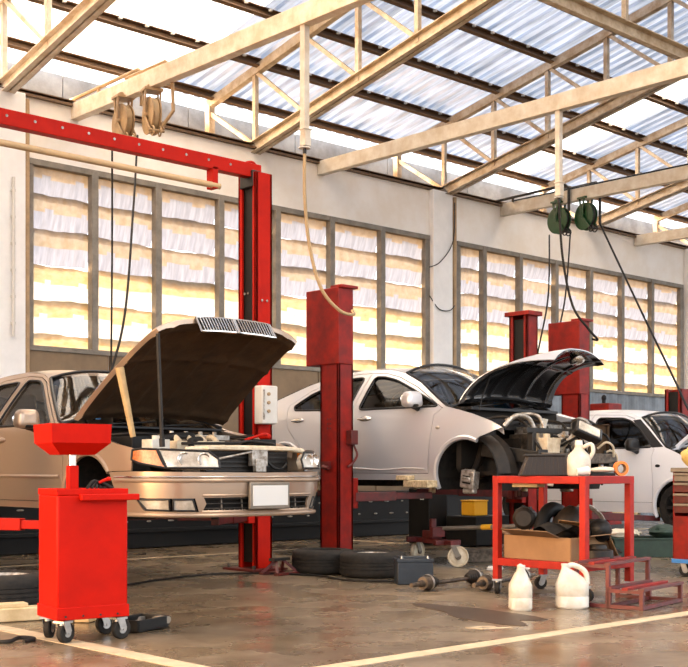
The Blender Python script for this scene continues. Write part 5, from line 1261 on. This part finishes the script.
g = MB(); g.lathe([(0, -.045), (.026, -.045), (.034, .045), (.031, .045), (.024, -.038), (0, -.038)], (0, 0, 0), (.8, -.5, .1), 24); g.build('cup_body', 'white_plastic', cp)
g = MB(); g.lathe([(.034, -.004), (.037, 0), (.034, .004)], Vector((.8, -.5, .1)).normalized() * .045, (.8, -.5, .1), 24); g.build('cup_rim', 'white_plastic', cp)
tp = thing('tape_roll', 'orange tape roll standing on the far end of the red cart', 'tape', C(.22, -.37, TZ + .055), R(-30))
g = MB(); g.lathe([(.038, -.022), (.055, -.022), (.055, .022), (.038, .022)], (0, 0, 0), (0, 1, 0), 32, closed=True); g.build('tape', 'orange', tp)
g = MB(); g.lathe([(.034, -.023), (.038, -.023), (.038, .023), (.034, .023)], (0, 0, 0), (0, 1, 0), 32, closed=True); g.build('tape_core', 'cardboard', tp)
junk('foam_block', 'pale foam block under the top frame at the back of the cart', 'block', 'pale_wood', lambda g: g.box((0, 0, 0), (.12, .22, .05)), C(-.16, .20, .845), (0, 0, .1), None)

# ------------------------------------------------------------------ jugs
def jug(loc, rzz, label, w, d):
    r = thing('plastic_jug', label, 'jug', loc, rzz, 'empty white jugs on the floor')
    def ring(z, a, b, n=28, e=3.2, ox=0):
        out = []
        for i in range(n):
            t = 2 * PI * i / n; c, s_ = math.cos(t), math.sin(t)
            out.append((ox + a * math.copysign(abs(c) ** (2 / e), c), b * math.copysign(abs(s_) ** (2 / e), s_), z))
        return out
    g = MB(); R_ = [ring(.0, w * .9, d * .9), ring(.012, w, d), ring(.08, w, d), ring(.085, w * .97, d * .97), ring(.09, w, d), ring(.165, w, d), ring(.175, w * .96, d * .96, ox=0), ring(.205, w * .80, d * .78, e=2.6, ox=-w * .06), ring(.245, w * .52, d * .56, e=2.2, ox=-w * .22), ring(.275, .026, .026, e=2, ox=-w * .42), ring(.305, .024, .024, e=2, ox=-w * .42)]
    n = 28; P = [p for q in R_ for p in q]
    g.pts(P, [(i * n + k, i * n + (k + 1) % n, i * n + n + (k + 1) % n, i * n + n + k) for i in range(len(R_) - 1) for k in range(n)] + [tuple(range(n))[::-1], tuple(range(len(P) - n, len(P)))])
    g.build('jug_body', 'jug_plastic', r)
    g = MB(); g.tube(smooth_path([(-w * .34, 0, .28), (-.0 * w, 0, .295), (w * .52, 0, .275), (w * .86, 0, .235), (w * .93, 0, .165)]), .019, 10); g.build('jug_handle', 'jug_plastic', r)
    g = MB(); g.lathe([(.026, .29), (.029, .292), (.029, .304), (.026, .306)], (-w * .42, 0, 0), (0, 0, 1), 20); g.build('jug_lip', 'jug_plastic', r)
jug((6.44, 5.16, 0), R(47), 'white plastic jug seen end on, farther from the red step', .08, .078)
jug((6.785, 4.985, 0), R(-43), 'white plastic jug with its ring handle showing, beside the red step', .112, .08)

# ------------------------------------------------------------------ red step stool
stl = thing('step_stool', 'worn red two-tread steel step stool in front of the parts cart', 'step stool', (6.98, 4.555, 0), R(10))
LW, LD = .68, .235
def stepframe(y0, h, nm):
    y1 = y0 + LD
    for x in (0, LW):
        for y in (y0, y1): g = MB(); g.box((x, y, h / 2), (.028, .028, h)); g.build('leg', 'red_dark', stl, bevel=.002)
    for x in (0, LW):
        for z in (.016, h - .012): g = MB(); g.bar((x, y0, z), (x, y1, z), .027, .025); g.build('side_rail', 'red_dark', stl)
    for k in range(3):
        y = y0 + LD * k / 2; g = MB(); g.bar((-.014, y, h + .004), (LW + .014, y, h + .004), .045, .020); g.build('tread_bar', 'red_dark' if k != 1 else 'red_worn', stl, bevel=.002)
stepframe(0, .135, 'lower'); stepframe(LD + .01, .30, 'upper')
for y in (0, LD): g = MB(); g.bar((0, y, .016), (LW, y, .016), .024, .024); g.build('floor_rail', 'red_dark', stl)

# ------------------------------------------------------------------ tool chest and what is round it
tc_ = thing('tool_chest', 'red rolling tool chest with grey drawers cut off by the frame edge', 'tool chest', (9.70, 5.50, 0))
tw, td, th = .46, .72, .94
g = MB(); g.box((0, 0, .135 + .02), (tw, td, .05)); g.box((tw / 2 - .01, 0, .55), (.02, td, .78)); 
for s_ in (-1, 1): g.box((0, s_ * (td / 2 - .01), .55), (tw, .02, .78))
g.box((0, 0, .33), (tw - .02, td - .04, .36)); g.build('chest_body', 'red_worn', tc_, bevel=.006)
g = MB(); g.box((0, 0, th + .01), (tw + .03, td + .03, .04)); g.build('chest_top', 'tool_grey', tc_, bevel=.006)
for k, (z, h_) in enumerate(((.885, .075), (.795, .085), (.70, .085), (.61, .085))):
    g = MB(); g.box((-tw / 2 - .004, 0, z), (.03, td - .05, h_)); dd = g.build('drawer', 'tool_grey' if k == 0 else 'red_dark', tc_, bevel=.004)
    g = MB(); g.box((-tw / 2 - .026, 0, z + h_ * .36), (.022, td - .05, .022)); g.build('drawer_pull', 'tool_grey', dd, bevel=.003)
g = MB(); g.box((-tw / 2 - .002, 0, .33), (.02, td - .04, .42)); g.build('cabinet_door', 'red_worn', tc_, bevel=.004)
g = MB(); g.box((-tw / 2 - .01, 0, .14), (.02, td, .035)); g.build('bumper_or_sheen_strip', 'blue_film', tc_)  # blue strip imitates the sheen along the bottom of the chest
for sx in (-1, 1):
    for sy in (-1, 1): caster(tc_, sx * .17, sy * .29, .055, 1.2 * sx, h=.125)
g = MB(); g.ell((0, 0, .10), (.12, .16, .10), jit=.10); tag(g.build('cloth_bag', 'cloth_yellow', loc=(9.66, 5.72, .972)), 'yellow cloth bundle on top of the red tool chest', 'cloth')
g = MB(); g.prism([(-.12, -.16), (.14, -.12), (.1, .18), (-.1, .15)], 0, .01); tag(g.build('paper_sheet', 'pale_wood', loc=(9.62, 5.60, 1.17), rot=(.5, -.25, 0)), 'pale card leaning over the yellow cloth bundle', 'paper')
cr_ = thing('parts_crate', 'dark green tub on the floor behind the red parts cart', 'tub', (11.52, 7.42, 0), R(-42))
g = MB(); g.box((0, 0, .01), (.86, .42, .02))
for s_ in (-1, 1): g.box((0, s_ * .21, .10), (.88, .02, .20)); g.box((s_ * .43, 0, .10), (.02, .42, .20))
g.build('tub_body', 'green_dark', cr_, bevel=.006)
g = MB()
for s_ in (-1, 1): g.bar((-.45, s_ * .215, .20), (.45, s_ * .215, .20), .035, .02); g.bar((s_ * .44, -.22, .20), (s_ * .44, .22, .20), .035, .02)
g.build('tub_rim', 'green_dark', cr_, bevel=.004)
g = MB(); g.ell((0, 0, .07), (.22, .15, .08), jit=.16); tag(g.build('green_sack', 'green_dark', loc=(11.62, 7.30, .20)), 'crumpled green sack on the dark green tub', 'sack')
g = MB(); g.ell((0, 0, .05), (.22, .10, .05), jit=.2); tag(g.build('white_rag', 'cloth_cream', loc=(11.28, 7.62, .20), rot=(0, 0, -.7)), 'white rag draped on the rim of the dark green tub', 'cloth')
for i, (x, y, m) in enumerate(((10.9, 7.55, 'grease'), (10.75, 7.85, 'black'))):
    g = MB(); g.ell((0, 0, .06), (.18, .10, .06), jit=.2); g.tube(smooth_path([(-.2, 0, .05), (0, .05, .14), (.22, -.04, .05)]), .02); tag(g.build('scrap_trim', m, loc=(x, y, 0), rot=(0, 0, i)), ('dark heap of bent trim on the floor beside the green tub', 'black bent trim piece on the floor behind the red cart')[i], 'car part')
g = MB(); n = 26
P = []
for i in range(n):
    a = 2 * PI * i / n; k = 1 + .22 * math.sin(3 * a + 1) + .12 * math.sin(5 * a); P.append((.60 * math.cos(a) * k, .22 * math.sin(a) * k))
g.prism(P, 0, .0035); o = g.build('oil_stain', 'oil', loc=(6.03, 5.17, 0), rot=(0, 0, R(74))); tag(o, 'dark brown oil stain on the floor in front of the white jugs', 'stain')
g = MB(); a = [(-.13, .0), (-.04, -.05), (.07, -.02), (.14, -.005)]; b = [(-.13, .0), (-.03, .05), (.05, .03)]
for q in (a, b):
    for p0, p1 in zip(q, q[1:]): g.bar((*p0, .0022), (*p1, .0022), .035, .003)
struct(g.build('trim_9', 'line_paint', loc=(5.56, 4.70, 0), rot=(0, 0, R(-40))))
